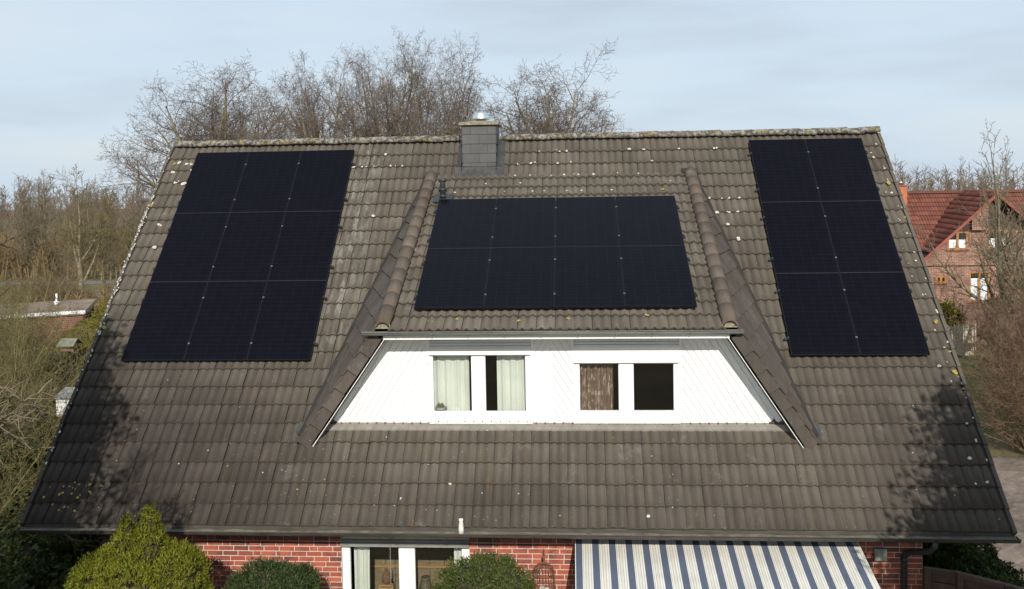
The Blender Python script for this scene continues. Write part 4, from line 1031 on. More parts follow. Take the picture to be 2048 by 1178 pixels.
#@@PART2@@
# ---------------------------------------------------------------- vegetation helpers
def nrm3(v):
    l = math.sqrt(v[0] * v[0] + v[1] * v[1] + v[2] * v[2]) or 1; return (v[0] / l, v[1] / l, v[2] / l)
def grow(seed, H, r0, lv, d0=(0, 0, 1), rmin=.004):
    """recursive branching; returns per level a list of (points, radii)"""
    rg = random.Random(seed); out = [[] for _ in lv]
    def br(p, d, Ln, r, l):
        S = lv[l]; n = S['seg']; pts = [p]; rad = [r]; w_ = S['wig']; tr = S['trop']
        for i in range(n):
            d = nrm3((d[0] + rg.gauss(0, w_), d[1] + rg.gauss(0, w_), d[2] + rg.gauss(0, w_) + tr))
            p = (p[0] + d[0] * Ln / n, p[1] + d[1] * Ln / n, p[2] + d[2] * Ln / n)
            pts.append(p); rad.append(r * (1 - (1 - S['tap']) * (i + 1) / n))
        out[l].append((pts, rad))
        if l + 1 >= len(lv): return
        Cn = lv[l + 1]; num = max(1, int(round(Cn['n'] * rg.uniform(.8, 1.2)))); ph = rg.uniform(0, 6.28)
        for c in range(num):
            f = Cn['start'] + (1 - Cn['start']) * (c + rg.random()) / num
            fi = min(f * n, n - .001); i = int(fi); t = fi - i
            q = tuple(pts[i][k] + (pts[i + 1][k] - pts[i][k]) * t for k in range(3)); rr = rad[i] + (rad[i + 1] - rad[i]) * t
            dd = nrm3(tuple(pts[i + 1][k] - pts[i][k] for k in range(3)))
            ref = (0, 0, 1) if abs(dd[2]) < .9 else (1, 0, 0)
            u = nrm3((dd[1] * ref[2] - dd[2] * ref[1], dd[2] * ref[0] - dd[0] * ref[2], dd[0] * ref[1] - dd[1] * ref[0]))
            v = (dd[1] * u[2] - dd[2] * u[1], dd[2] * u[0] - dd[0] * u[2], dd[0] * u[1] - dd[1] * u[0])
            ph += 2.4 + rg.uniform(-.5, .5); a = R(rg.uniform(*Cn['ang']) if not Cn['strat'] else Cn['ang'][0] + (Cn['ang'][1] - Cn['ang'][0]) * (((c * 7) % num + rg.random()) / num)); ca_, sa_ = math.cos(a), math.sin(a); cp, sp_ = math.cos(ph), math.sin(ph)
            nd = tuple(dd[k] * ca_ + (u[k] * cp + v[k] * sp_) * sa_ for k in range(3))
            br(q, nd, Ln * Cn['len'] * (1 - Cn.get('fall', .45) * f) * rg.uniform(1 - Cn['var'], 1 + Cn['var']), max(rr * Cn['ratio'], rmin), l + 1)
    br((0, 0, 0), nrm3(d0), H * lv[0]['len'], r0, 0)
    return out
def tubes(polys, ns):
    """vectorised tubes for polylines of equal point count"""
    P = np.array([p for p, r in polys], float); Rr = np.array([r for p, r in polys], float); n, k, _ = P.shape
    T = np.empty_like(P); T[:, 1:-1] = P[:, 2:] - P[:, :-2]; T[:, 0] = P[:, 1] - P[:, 0]; T[:, -1] = P[:, -1] - P[:, -2]
    T /= np.linalg.norm(T, axis=2, keepdims=True) + 1e-9
    ref = np.where(np.abs(T[:, :1, 2:3]) < .8, np.array([0, 0, 1.]), np.array([1., 0, 0])); ref = np.broadcast_to(ref, T.shape)
    U = np.cross(T, ref); U /= np.linalg.norm(U, axis=2, keepdims=True) + 1e-9; W = np.cross(T, U)
    a = 2 * np.pi * np.arange(ns) / ns
    V = P[:, :, None] + Rr[:, :, None, None] * (U[:, :, None] * np.cos(a)[None, None, :, None] + W[:, :, None] * np.sin(a)[None, None, :, None])
    b = (np.arange(n) * k * ns)[:, None, None] + (np.arange(k - 1) * ns)[None, :, None] + np.arange(ns)[None, None]
    b2 = (np.arange(n) * k * ns)[:, None, None] + (np.arange(k - 1) * ns)[None, :, None] + ((np.arange(ns) + 1) % ns)[None, None]
    F = np.stack([b, b2, b2 + ns, b + ns], -1).reshape(-1, 4)
    return V.reshape(-1, 3), F
def branch_mesh(name, levels, sides, mtl, smooth=True):
    Vs, Fs, n = [], [], 0
    for lvl, ns in zip(levels, sides):
        byk = {}
        for pr in lvl: byk.setdefault(len(pr[0]), []).append(pr)
        for k, polys in byk.items():
            V, F = tubes(polys, ns); Vs.append(V); Fs.append(F + n); n += len(V)
    return arr_mesh(name, np.concatenate(Vs), np.concatenate(Fs), mtl, smooth)
def LV(n=1, start=.3, ang=(30, 60), len=.5, seg=4, wig=.12, trop=.05, ratio=.6, tap=.35, fall=.45, var=.25, strat=False):
    return dict(n=n, start=start, ang=ang, len=len, seg=seg, wig=wig, trop=trop, ratio=ratio, tap=tap, fall=fall, var=var, strat=strat)
def tree_proto(seed, H, r0, lv, split, mt, mc, sides=(8, 6, 4, 3, 3, 3), rmin=.004):
    g_ = grow(seed, H, r0, lv, rmin=rmin)
    return branch_mesh('trunk', g_[:split], sides[:split], mt), branch_mesh('crown', g_[split:], sides[split:], mc)
def place_tree(name, label, cat, pro, loc, rz=0, sc_=1., group=None):
    t = thing(name, label, cat, loc, group, (0, 0, rz)); s_ = sc_ if hasattr(sc_, '__len__') else (sc_,) * 3; t.scale = s_
    for nm, me in zip(('trunk', 'crown'), pro):
        o = bpy.data.objects.new(nm, me); C.objects.link(o); o.parent = t
    return t
def leaf_arrays(cen, nor, per, spread, ln, wd, rs, up=.35, flat=.5):
    """diamond leaves in clumps round the centres"""
    n = len(cen); c = np.repeat(cen, per, 0); nn = np.repeat(nor, per, 0); m = len(c)
    c = c + rs.normal(0, spread, (m, 3))
    a = nn * (1 - flat) + rs.normal(0, .55, (m, 3)) + np.array([0, 0, up]); a /= np.linalg.norm(a, axis=1, keepdims=True)
    b = np.cross(a, nn + rs.normal(0, .5, (m, 3))); b /= np.linalg.norm(b, axis=1, keepdims=True) + 1e-9
    l = ln * rs.uniform(.6, 1.3, (m, 1)); w_ = wd * rs.uniform(.6, 1.3, (m, 1))
    nv = np.cross(a, b)
    V = np.stack([c - a * l * .5, c + b * w_ * .5 + nv * w_ * .15, c + a * l * .5, c - b * w_ * .5 + nv * w_ * .15], 1).reshape(-1, 3)
    F = np.arange(m * 4).reshape(-1, 4); return V, F
def blob_points(ells, n, rs, lump=.06):
    """points on the outside of a union of ellipsoids (cx,cy,cz,rx,ry,rz)"""
    P, Nn = [], []; ar = np.array([e[3] * e[5] + e[4] * e[5] + e[3] * e[4] for e in ells]); ar = ar / ar.sum()
    for e, a in zip(ells, ar):
        k = int(n * a * 1.3); d_ = rs.normal(0, 1, (k, 3)); d_ /= np.linalg.norm(d_, axis=1, keepdims=True)
        c = np.array(e[:3]); r = np.array(e[3:])
        f = 1 + lump * (np.sin(d_[:, :1] * 7 + e[0]) + np.sin(d_[:, 1:2] * 8 + 1) + np.sin(d_[:, 2:] * 9 + 2)) + rs.normal(0, lump * .5, (k, 1))
        p = c + d_ * r * f; keep = np.ones(k, bool)
        for o in ells:
            if o is e: continue
            keep &= (((p - np.array(o[:3])) / np.array(o[3:])) ** 2).sum(1) > .72
        nn = d_ / r; nn /= np.linalg.norm(nn, axis=1, keepdims=True)
        P.append(p[keep]); Nn.append(nn[keep])
    return np.concatenate(P), np.concatenate(Nn)
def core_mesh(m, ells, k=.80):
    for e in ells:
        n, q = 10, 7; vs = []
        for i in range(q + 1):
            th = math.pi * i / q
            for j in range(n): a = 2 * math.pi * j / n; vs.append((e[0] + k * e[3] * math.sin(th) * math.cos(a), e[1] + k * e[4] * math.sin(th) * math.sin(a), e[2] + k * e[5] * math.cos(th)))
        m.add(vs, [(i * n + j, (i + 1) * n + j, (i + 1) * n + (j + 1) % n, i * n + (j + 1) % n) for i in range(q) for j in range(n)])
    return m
def evergreen(name, label, cat, base, ells, n, per, spread, ln, wd, leafm, seed, up=.35, lump=.06, group=None, flat=.5, trunk=True, stray=0):
    rs = np.random.RandomState(seed); t = thing(name, label, cat, base, group)
    P, Nn = blob_points(ells, n, rs, lump)
    keep = P[:, 2] > G + .05; P, Nn = P[keep], Nn[keep]
    V, F = leaf_arrays(P, Nn, per, spread, ln, wd, rs, up, flat)
    if stray:
        i = rs.choice(len(P), stray); V2, F2 = leaf_arrays(P[i] + Nn[i] * spread * 1.6, Nn[i], 5, spread * .6, ln * 1.1, wd, rs, up, flat); F = np.concatenate([F, F2 + len(V)]); V = np.concatenate([V, V2])
    link_mesh('foliage', arr_mesh('foliage', V - np.array(base), F, leafm), t, base)
    core_mesh(MB(), ells).build('shaded_core', M['shade_core'], t, True)
    if trunk: MB().tube([(base[0], base[1], G), (base[0], base[1], G + 1.2)], [.09, .06], 8).build('trunk', M['bark'], t, True)
    return t
M['bark'] = mat('grey olive bark', (.105, .085, .060), (.20, .17, .115), 9, .95, bmp=.01, bscale=30)
M['twig'] = mat('brown twigs', (.115, .090, .058), (.20, .16, .10), 3, .95)
M['bark_oak'] = mat('oak bark greenish', (.14, .12, .072), (.26, .22, .135), 2.2, .95)
M['twig_oak'] = mat('oak twigs', (.105, .080, .066), (.175, .138, .108), .9, .95)
M['bark_pale'] = mat('pale birch bark', (.15, .125, .085), (.30, .26, .19), 3, .9)
M['twig_red'] = mat('reddish brown twigs', (.10, .058, .036), (.20, .13, .078), 2.5, .9)
M['twig_olive'] = mat('olive twigs', (.092, .076, .030), (.195, .162, .066), 2.0, .95)
M['twig_far'] = mat('far wood twigs', (.12, .092, .068), (.20, .155, .112), .12, .98)
M['shade_core'] = mat('shaded shrub core', (.022, .018, .010), (.04, .032, .018), 8, .98)  # solid core, coloured dark for the shade inside the foliage
M['thuja'] = leaf_material('thuja sprays', [(.25, (.065, .080, .006)), (.5, (.145, .165, .012)), (.75, (.20, .205, .022)), (.95, (.22, .14, .035))])
M['yew'] = leaf_material('yew needles', [(.25, (.016, .028, .008)), (.55, (.042, .068, .018)), (.85, (.075, .105, .034))])
M['dark_green'] = leaf_material('dark evergreen leaves', [(.25, (.012, .020, .006)), (.55, (.032, .050, .013)), (.88, (.080, .10, .024))])
M['hedge'] = leaf_material('olive hedge leaves', [(.25, (.065, .060, .008)), (.55, (.14, .125, .016)), (.85, (.19, .16, .03))])
M['ivy'] = leaf_material('ivy leaves', [(.25, (.020, .028, .008)), (.55, (.050, .060, .016)), (.85, (.11, .11, .035))])
M['yellow_shrub'] = leaf_material('yellow green shrub', [(.25, (.08, .07, .01)), (.55, (.15, .125, .018)), (.85, (.20, .16, .03))])

# ---------------------------------------------------------------- evergreens in front of the wall
evergreen('thuja', 'yellow green thuja with two pointed tips reaching above the gutter', 'conifer', (1.85, -6.8, G),
          [(1.85, -6.8, 1.40, .88, .80, 1.28), (2.38, -6.75, 1.85, .42, .48, .78), (1.38, -6.85, 1.80, .44, .48, .78), (1.08, -6.8, 1.95, .26, .34, .42), (1.67, -6.8, 2.50, .19, .21, .42), (1.69, -6.8, 2.74, .10, .11, .32), (2.0, -6.8, 2.50, .24, .25, .48), (2.01, -6.8, 2.80, .13, .14, .36), (2.02, -6.8, 3.02, .06, .06, .22), (1.28, -7.0, 1.2, .46, .45, .8), (2.55, -6.7, 1.3, .32, .4, .8)],
          7500, 12, .026, .062, .016, M['thuja'], 3, .75, .05, stray=160)
evergreen('yew_bush', 'dark green clipped yew bush left of the ground floor window', 'shrub', (3.6, -6.4, G),
          [(3.58, -6.4, 1.2, .78, .72, .98), (3.85, -6.4, 1.5, .5, .55, .68), (3.3, -6.4, 1.35, .5, .5, .62), (3.62, -6.4, 1.85, .3, .35, .34)], 3400, 12, .03, .06, .014, M['yew'], 5, .5, .06, stray=200)
evergreen('yew_bush', 'mid green yew bush between the ground floor window and the birdcage', 'shrub', (6.8, -6.4, G),
          [(6.78, -6.4, 1.25, .78, .72, 1.0), (6.62, -6.4, 1.75, .42, .5, .56), (7.02, -6.4, 1.72, .42, .5, .56), (6.45, -6.4, 1.4, .45, .5, .55), (7.2, -6.4, 1.35, .4, .5, .6), (6.78, -6.4, 2.05, .2, .25, .3), (7.06, -6.4, 2.02, .16, .2, .28)], 3400, 12, .03, .06, .014,
          leaf_material('yew needles light', [(.25, (.026, .040, .008)), (.55, (.070, .10, .022)), (.85, (.115, .13, .035))]), 6, .5, .07, stray=260)
evergreen('dark_shrub', 'dark rounded evergreen shrub beyond the right end of the main gutter', 'shrub', (14.35, -4.2, G),
          [(14.2, -4.35, 1.05, .62, .6, .88), (14.75, -4.25, .75, .5, .5, .62), (14.45, -4.5, .9, .5, .5, .7)], 3000, 10, .04, .08, .035, M['dark_green'], 8, .4, .07, stray=160)
# dark board fence at the right house corner
fe = thing('board_fence', 'dark stained board fence beside the right corner of the house', 'fence', (13.4, -5.3, G))
fp = [Vector((13.36, -5.33, 0)), Vector((13.78, -5.47, 0)), Vector((14.30, -5.85, 0)), Vector((14.95, -6.4, 0))]
for i in range(3):
    a, b_ = fp[i], fp[i + 1]; dv = (b_ - a).normalized(); nv = Vector((-dv.y, dv.x, 0))
    for q in range(12):
        z0 = G + .15 + q * .15; mm = MB(); mm.prism([a + dv * .04 + Vector((0, 0, z0)), b_ - dv * .04 + Vector((0, 0, z0)), b_ - dv * .04 + Vector((0, 0, z0 + .13)), a + dv * .04 + Vector((0, 0, z0 + .13))], nv * .022); mm.build('board', M['wood_dark'], fe)
    mm = MB(); mm.prism([a - nv * .03 + Vector((0, 0, 1.725)), b_ - nv * .03 + Vector((0, 0, 1.725)), b_ - nv * .03 + Vector((0, 0, 1.79)), a - nv * .03 + Vector((0, 0, 1.79))], nv * .085); mm.build('top_rail', M['wood_dark'], fe)
for p in fp:
    mm = MB(); mm.box(p.x - .045, p.x + .045, p.y - .065, p.y + .025, G, 1.80); mm.build('post', M['wood_dark'], fe)
# paved path on the right
pv = MB(); pv.add([(13.55, -9, G + .004), (26, -9, G + .004), (26, 6.2, G + .004), (13.55, 6.2, G + .004)], [(0, 1, 2, 3)])
pvo = tag(pv.build('paved_path', mat('path bedding sand', (.06, .05, .042), (.10, .085, .07), 5, .95)), kind='structure')
pm = MB(); cnt = 0; a45 = R(40)
for i in range(-45, 46):
    for j in range(-34, 35):
        u, v = (i + (.5 if j % 2 else 0)) * .21, j * .105 * 1.0
        x, y = 17.6 + u * math.cos(a45) - v * math.sin(a45), 1.6 + u * math.sin(a45) + v * math.cos(a45)
        if not (14.3 < x < 21.5 and -4.5 < y < 6.1): continue
        dx, dy = Vector((math.cos(a45), math.sin(a45), 0)), Vector((-math.sin(a45), math.cos(a45), 0)); c = Vector((x, y, G + .02 + rng.gauss(0, .0015)))
        q = [c - dx * .1 - dy * .048, c + dx * .1 - dy * .048, c + dx * .1 + dy * .048, c - dx * .1 + dy * .048]; lo = [p - Vector((0, 0, .02)) for p in q]
        pm.add(q + lo, [(0, 1, 2, 3), (0, 4, 5, 1), (1, 5, 6, 2), (2, 6, 7, 3), (3, 7, 4, 0)])
def paver_material():
    m, nt, b = newmat('concrete paver'); L = nt.links.new; geo = N(nt, 'ShaderNodeNewGeometry')
    rp = ramp(nt, [(0, (.145, .112, .09)), (1, (.225, .18, .148))]); L(geo.outputs['Random Per Island'], rp.inputs[0])
    nz = N(nt, 'ShaderNodeTexNoise', Scale=1.2, Detail=7.); L(geo.outputs['Position'], nz.inputs[0]); r = ramp(nt, [(.35, .7), (.65, 1.15)]); L(nz.outputs[0], r.inputs[0])
    c = N(nt, 'ShaderNodeMix', data_type='RGBA', blend_type='MULTIPLY'); c.inputs[0].default_value = 1; L(rp.outputs[0], c.inputs[6]); L(r.outputs[0], c.inputs[7]); L(c.outputs[2], b.inputs['Base Color']); b.inputs['Roughness'].default_value = .9
    return m
tag(pm.build('pavers', paver_material(), pvo), kind='stuff')
lw_ = MB(); lw_.add([(17, 8.5, G + .004), (30, 8.5, G + .004), (30, 26.5, G + .004), (17, 26.5, G + .004)], [(0, 1, 2, 3)])
tag(lw_.build('lawn', mat('green lawn', (.050, .075, .014), (.095, .125, .028), 1.2, .95, bmp=.02, bscale=30)), kind='structure')
# short grass blades on the lawn
V, F = leaf_arrays(np.stack([npr.uniform(18, 29, 9000), npr.uniform(11, 22, 9000), np.full(9000, G + .03)], 1), np.tile([0, 0, 1.], (9000, 1)), 1, .02, .09, .02, npr, .8)
tag(link_mesh('grass', arr_mesh('grass', V, F, leaf_material('grass blades', [(.25, (.04, .06, .01)), (.6, (.08, .115, .02)), (.9, (.13, .15, .04))]))), kind='stuff')

# ---------------------------------------------------------------- neighbour house
M['nb_brick'] = brick_wall_material('neighbour brickwork', (.30, .135, .090), (.21, .095, .068), (.40, .34, .28))
def nb_tile():
    m, nt, b = newmat('red clay tile'); L = nt.links.new; geo = N(nt, 'ShaderNodeNewGeometry'); at = N(nt, 'ShaderNodeAttribute', attribute_name='tone')
    rp = ramp(nt, [(0, (.115, .030, .018)), (.6, (.145, .038, .023)), (1, (.18, .055, .034))]); L(at.outputs['Fac'], rp.inputs[0])
    nz = N(nt, 'ShaderNodeTexNoise', Scale=.9, Detail=7.); L(geo.outputs['Position'], nz.inputs[0]); r = ramp(nt, [(.35, .75), (.65, 1.2)]); L(nz.outputs[0], r.inputs[0])
    c = N(nt, 'ShaderNodeMix', data_type='RGBA', blend_type='MULTIPLY'); c.inputs[0].default_value = 1; L(rp.outputs[0], c.inputs[6]); L(r.outputs[0], c.inputs[7]); L(c.outputs[2], b.inputs['Base Color']); b.inputs['Roughness'].default_value = .7
    return m
M['nb_edge'] = mat('red tile edge', (.05, .015, .01), (.09, .028, .018), 6, .9); M['nb_tile'] = nb_tile(); M['nb_red'] = mat('red painted bargeboard', (.20, .05, .035), (.30, .08, .055), 3, .6)
M['orange_wood'] = mat('orange brown window wood', (.30, .13, .025), (.42, .20, .05), 4, .5)
M['blind'] = mat('white window blind', (.66, .70, .74), (.78, .80, .82), 2, .6)
M['timber'] = mat('dark timber cladding', (.045, .026, .018), (.075, .045, .032), 5, .8, stretch=(8, 1, 1))
M['dark_pane'] = mat('dark far window glass', (.02, .022, .025), (.035, .038, .042), 1, .12)
nb_ = thing('neighbour_house', 'red brick house with red tiled roof and front gable beyond the right verge', 'house', (28, 30, G))
RY, RZ = 31.9, 6.2; sl = 3.5 / 3.9; an = math.atan(sl); cn, sn = math.cos(an), math.sin(an)
NY = 28.0; AX, AZ_ = 29.35, 6.33; HW = 3.39; wsl = (AZ_ - 3.24) / HW; wan = math.atan(wsl); cw, sw = math.cos(wan), math.sin(wan)
rows_ = [((20 + c * .3), .05 + (k + 1) * .34, 0, 0, 0, 0) for k in range(15) for c in range(53)]
def PN(V): return np.stack([V[:, 0], RY - V[:, 1] * cn - V[:, 2] * sn, RZ - V[:, 1] * sn + V[:, 2] * cn], 1)
V, F, T = tiles_np(rows_, PN)
rows_ = [((c * .3), .04 + (k + 1) * .34, 0, 0, 0, 0) for k in range(13) for c in range(13) if k < 13]
def PWl(V): return np.stack([AX - V[:, 1] * cw - V[:, 2] * sw, 31.35 - V[:, 0], AZ_ - V[:, 1] * sw + V[:, 2] * cw], 1)
def PWr(V): return np.stack([AX + V[:, 1] * cw + V[:, 2] * sw, 27.45 + V[:, 0], AZ_ - V[:, 1] * sw + V[:, 2] * cw], 1)
V2, F2, T2 = tiles_np(rows_, PWl); V3, F3, T3 = tiles_np(rows_, PWr)
Vn = np.concatenate([V, V2, V3]); Fn = np.concatenate([F, F2 + len(V), F3 + len(V) + len(V2)])
nroof_ = part('roof', nb_)
tag(link_mesh('roof_tiles', arr_mesh('roof_tiles', Vn - np.array(org(nb_)), Fn, [M['nb_tile'], M['nb_edge']], True, np.concatenate([T, T2, T3]), np.arange(len(Fn)) % 2), nroof_, org(nb_)), kind='stuff')
m = MB(); m.prism([(20, RY, RZ - .06), (36, RY, RZ - .06), (36, RY - 3.9, RZ - .06 - 3.5), (20, RY - 3.9, RZ - .06 - 3.5)], (0, 0, -.06))
m.prism([(20, RY, RZ - .0), (36, RY, RZ - .0), (36, RY + 4.2, RZ - 4.2 * sl), (20, RY + 4.2, RZ - 4.2 * sl)], (0, 0, -.06)); 
m.prism([(AX, 27.5, AZ_ - .05), (AX, 31.6, AZ_ - .05), (AX - 3.6, 31.6, AZ_ - .05 - 3.6 * wsl), (AX - 3.6, 27.5, AZ_ - .05 - 3.6 * wsl)], (0, 0, -.06))
m.prism([(AX, 27.5, AZ_ - .05), (AX, 31.6, AZ_ - .05), (AX + 3.6, 31.6, AZ_ - .05 - 3.6 * wsl), (AX + 3.6, 27.5, AZ_ - .05 - 3.6 * wsl)], (0, 0, -.06)); m.build('underlay', M['deck'], nroof_)
for i in range(50):
    inst('ridge_tile', bpy.data.meshes.get('nb_ridge') or half_pipe(.36, .12, .13, n=6).mesh('nb_ridge', M['nb_tile']), nroof_, (20 + i * .32, RY, RZ + .03), Euler((0, 0, -math.pi / 2)))
for s_ in (-1, 1):
    m = MB(); m.prism([(AX, 27.42, AZ_ + .03), (AX + s_ * 3.75, 27.42, AZ_ + .03 - 3.75 * wsl), (AX + s_ * 3.75, 27.42, AZ_ - .16 - 3.75 * wsl), (AX, 27.42, AZ_ - .16)], (0, .04, 0)); m.build('bargeboard', M['nb_red'], nroof_)
# gable wall with pier, timber triangles and windows
NW = [('window', 27.12, 28.11, 3.45, 4.36), ('window', 29.09, 30.08, 3.45, 4.44), ('window', 28.19, 29.18, .78, 2.30), ('window', 25.95 + .6, 27.05, 1.75, 2.1), ('window', 30.2, 31.1, 1.2, 2.3)]
def gz_(x): return AZ_ - abs(x - AX) * wsl - .1
m = MB(); xs = sorted(set([AX - HW, AX, AX + HW] + [v for n_ in NW for v in (n_[1], n_[2])]))
for xa, xb in zip(xs, xs[1:]):
    cuts = sorted([(n_[3], n_[4]) for n_ in NW if n_[1] <= xa + 1e-6 and n_[2] >= xb - 1e-6]); z = G
    for (c0, c1) in cuts:
        m.add([(xa, NY, z), (xb, NY, z), (xb, NY, c0), (xa, NY, c0)], [(0, 1, 2, 3)]); z = c1
    if min(gz_(xa), gz_(xb)) > z - .6: m.add([(xa, NY, z), (xb, NY, z), (xb, NY, max(z, gz_(xb))), (xa, NY, max(z, gz_(xa)))], [(0, 1, 2, 3)])
m.box(20.2, AX - HW - .01, NY + .5, NY + .8, G, 2.7); m.box(AX + HW + .01, 35.8, NY + .5, NY + .8, G, 2.7)
m.add([(20.2, NY + .8, G), (20.2, RY + 4, G), (20.2, RY + 4, 2.4), (20.2, RY, RZ - .1), (20.2, NY + .8, 2.7)], [(0, 4, 3, 2, 1)])
m.build('wall', M['nb_brick'], nb_)
m = MB(); m.prism([(28.23, NY - .25, 4.45), (29.02, NY - .25, 4.45), (29.02, NY - .25, 5.86), (28.23, NY - .25, 5.14)], (0, .249, 0)); m.build('pier', M['nb_brick'], nb_)
for x0, x1, zb in ((26.2, 28.2, 4.37), (29.06, 32.2, 4.45)):
    pts = [(x, zb) for x in (max(x0, AX - (AZ_ - .12 - zb) / wsl), min(x1, AX + (AZ_ - .12 - zb) / wsl))]
    n = 12; xa, xb = pts[0][0], pts[1][0]
    for i in range(n):
        a, b_ = xa + (xb - xa) * i / n, xa + (xb - xa) * (i + 1) / n; za, zb2 = gz_(a) - .02, gz_(b_) - .02
        if max(za, zb2) > zb + .02: m = MB(); m.prism([(a + .008, NY - .03, zb), (b_ - .008, NY - .03, zb), (b_ - .008, NY - .03, max(zb + .01, zb2)), (a + .008, NY - .03, max(zb + .01, za))], (0, .028, 0)); m.build('timber_board', M['timber'], nb_)
for nm, x0, x1, z0, z1 in NW:
    wq = part('window', nb_); m = MB(); mid = (x0 + x1) / 2
    for a, b_, c_, d_ in ((x0, x0 + .08, z0, z1), (x1 - .08, x1, z0, z1), (mid - .06, mid + .06, z0, z1)): m.box(a, b_, NY - .01, NY + .08, c_, d_)
    for c_, d_ in ((z0, z0 + .08), (z1 - .08, z1)): m.box(x0 + .081, mid - .061, NY - .01, NY + .08, c_, d_); m.box(mid + .061, x1 - .081, NY - .01, NY + .08, c_, d_)
    m.build('frame', M['orange_wood'], wq)
    zm = z0 + (z1 - z0) * (.55 if z0 > 3 else .78)
    for a, b_ in ((x0 + .081, mid - .061), (mid + .061, x1 - .081)):
        m = MB(); m.box(a, b_, NY + .045, NY + .06, z0 + .081, z1 - .081); m.build('pane', M['dark_pane'], wq)
        if x0 < 29.5 and x0 > 27 or z0 > 3: m = MB(); m.box(a + .01, b_ - .01, NY + .03, NY + .044, z0 + .082, zm); m.build('blind', M['blind'], wq)
    m = MB(); m.box(x0 - .05, x1 + .05, NY - .08, NY + .05, z0 - .06, z0 - .001); m.build('sill', M['nb_red'], wq)
ch2 = part('chimney', nb_)
m = MB(); m.box(25.72, 26.28, 31.2, 31.75, 5.4, 6.62); m.build('stack', mat('orange brick', (.36, .11, .05), (.48, .17, .08), 9, .85, bmp=.01), ch2)
m = MB(); m.box(25.68, 26.32, 31.16, 31.79, 6.621, 6.68); m.build('cap', M['nb_red'], ch2)
m = MB(); m.lathe((26.05, 31.5, 6.68), [(.09, 0), (.09, .12), (.13, .13), (.05, .22)], 10); m.build('flue', M['steel'], ch2, True)
# fences and shrubs in front of it
f2 = thing('panel_fence', 'brown panel fence of horizontal boards before the brick neighbour house', 'fence', (26.3, 21.5, G))
for i in range(3):
    x0 = 25.05 + i * 1.85
    for q in range(8): m = MB(); m.box(x0 + .06, x0 + 1.79, 21.5 + .012 * (q % 2), 21.53 + .012 * (q % 2), G + .06 + q * .222, G + .06 + q * .222 + .214); m.build('board', M['wood_grey'], f2)
    m = MB(); m.box(x0 - .05, x0 + .05, 21.46, 21.56, G, 1.68); m.build('post', M['wood_grey'], f2)
f3 = thing('picket_fence', 'light weathered picket fence of narrow split palings at the lawn edge', 'fence', (24, 19.5, G))
for i in range(26):
    x = 23.1 + i * .065; m = MB(); h = .98 + rng.gauss(0, .03) + .004 * i; ln_ = rng.gauss(0, .015); m.prism([(x, 19.5, G), (x + .042, 19.5, G), (x + .04 + ln_, 19.5, h), (x + .02 + ln_, 19.5, h + .035), (x + ln_, 19.5, h)], (0, .025, 0)); m.build('paling', M['wood_pale'], f3)
m = MB(); m.box(24.79, 24.85, 19.47, 19.55, G, 1.12); m.build('post', M['wood_pale'], f3)
for z in (.1, .75): m = MB(); m.box(23.05, 24.85, 19.526, 19.55, z, z + .05); m.build('rail', M['wood_pale'], f3)
evergreen('yellow_shrub', 'yellow green shrub in front of the neighbour brick house', 'shrub', (24.2, 21, G), [(24.0, 21.1, .8, .75, .6, 1.0), (24.5, 21.0, .5, .5, .5, .8)], 700, 12, .07, .16, .07, M['yellow_shrub'], 12, .5, .1, stray=80)
evergreen('round_shrub', 'dark green low shrub under the tall window of the neighbour house', 'shrub', (29.3, 26.8, G), [(29.2, 26.8, .3, .8, .6, .75)], 500, 12, .07, .16, .07, M['yew'], 13, .4, .1)

# ---------------------------------------------------------------- trees
OAK = lambda n1, a1: [LV(len=.40, seg=5, wig=.05, trop=.05, tap=.75), LV(n1, .66, a1, 1.25, 8, .085, .012, .60, .20, .0, .10, True), LV(11, .24, (24, 58), .40, 5, .15, .004, .48, .3, .25), LV(8, .12, (28, 70), .48, 4, .18, .010, .55, .35, .3), LV(6, .12, (30, 72), .50, 3, .18, .012, .62, .45, .3), LV(2, .2, (25, 60), .6, 2, .16, .02, .75, .6, .2)]
oaks = [('broad bare oak with a fan shaped crown above the left roof corner', -16.9, 41, 14.7, 12.6, 20, (3, 92), 107),
        ('tall bare oak leaning left, leftmost of the group behind the ridge', -7.7, 38, 15.2, 9.6, 14, (3, 78), 105),
        ('tallest bare oak, its crown rising over the middle of the ridge group', -4.0, 39, 16.4, 9.0, 13, (3, 70), 103),
        ('bare oak with crooked upright limbs just left of the chimney', -.2, 37, 15.7, 8.6, 13, (3, 70), 114),
        ('browner bare oak with spreading limbs directly right of the chimney', 5.0, 37, 14.0, 11.5, 15, (3, 84), 119)]
for lab, x, y, H, Wd, n1, a1, sd_ in oaks:
    pro = tree_proto(sd_, H * .93, .34, OAK(n1, a1), 2, M['bark_oak'], M['twig_oak'], (8, 6, 4, 3, 3, 3), .0078)
    co = np.empty(len(pro[1].vertices) * 3, np.float32); pro[1].vertices.foreach_get('co', co); co = co.reshape(-1, 3)
    zt_ = np.percentile(co[:, 2], 99.2); co = co[co[:, 2] > zt_ * .58]; wx = np.percentile(co[:, 0], 98.5) - np.percentile(co[:, 0], 1.5); ox = (np.percentile(co[:, 0], 98.5) + np.percentile(co[:, 0], 1.5)) / 2
    f_ = (H - GZ(x, y)) / zt_; fx = Wd / wx
    place_tree('oak_tree', lab, 'tree', pro, (x - ox * fx, y, GZ(x, y)), 0, (fx, fx, f_), 'bare oaks behind the house')
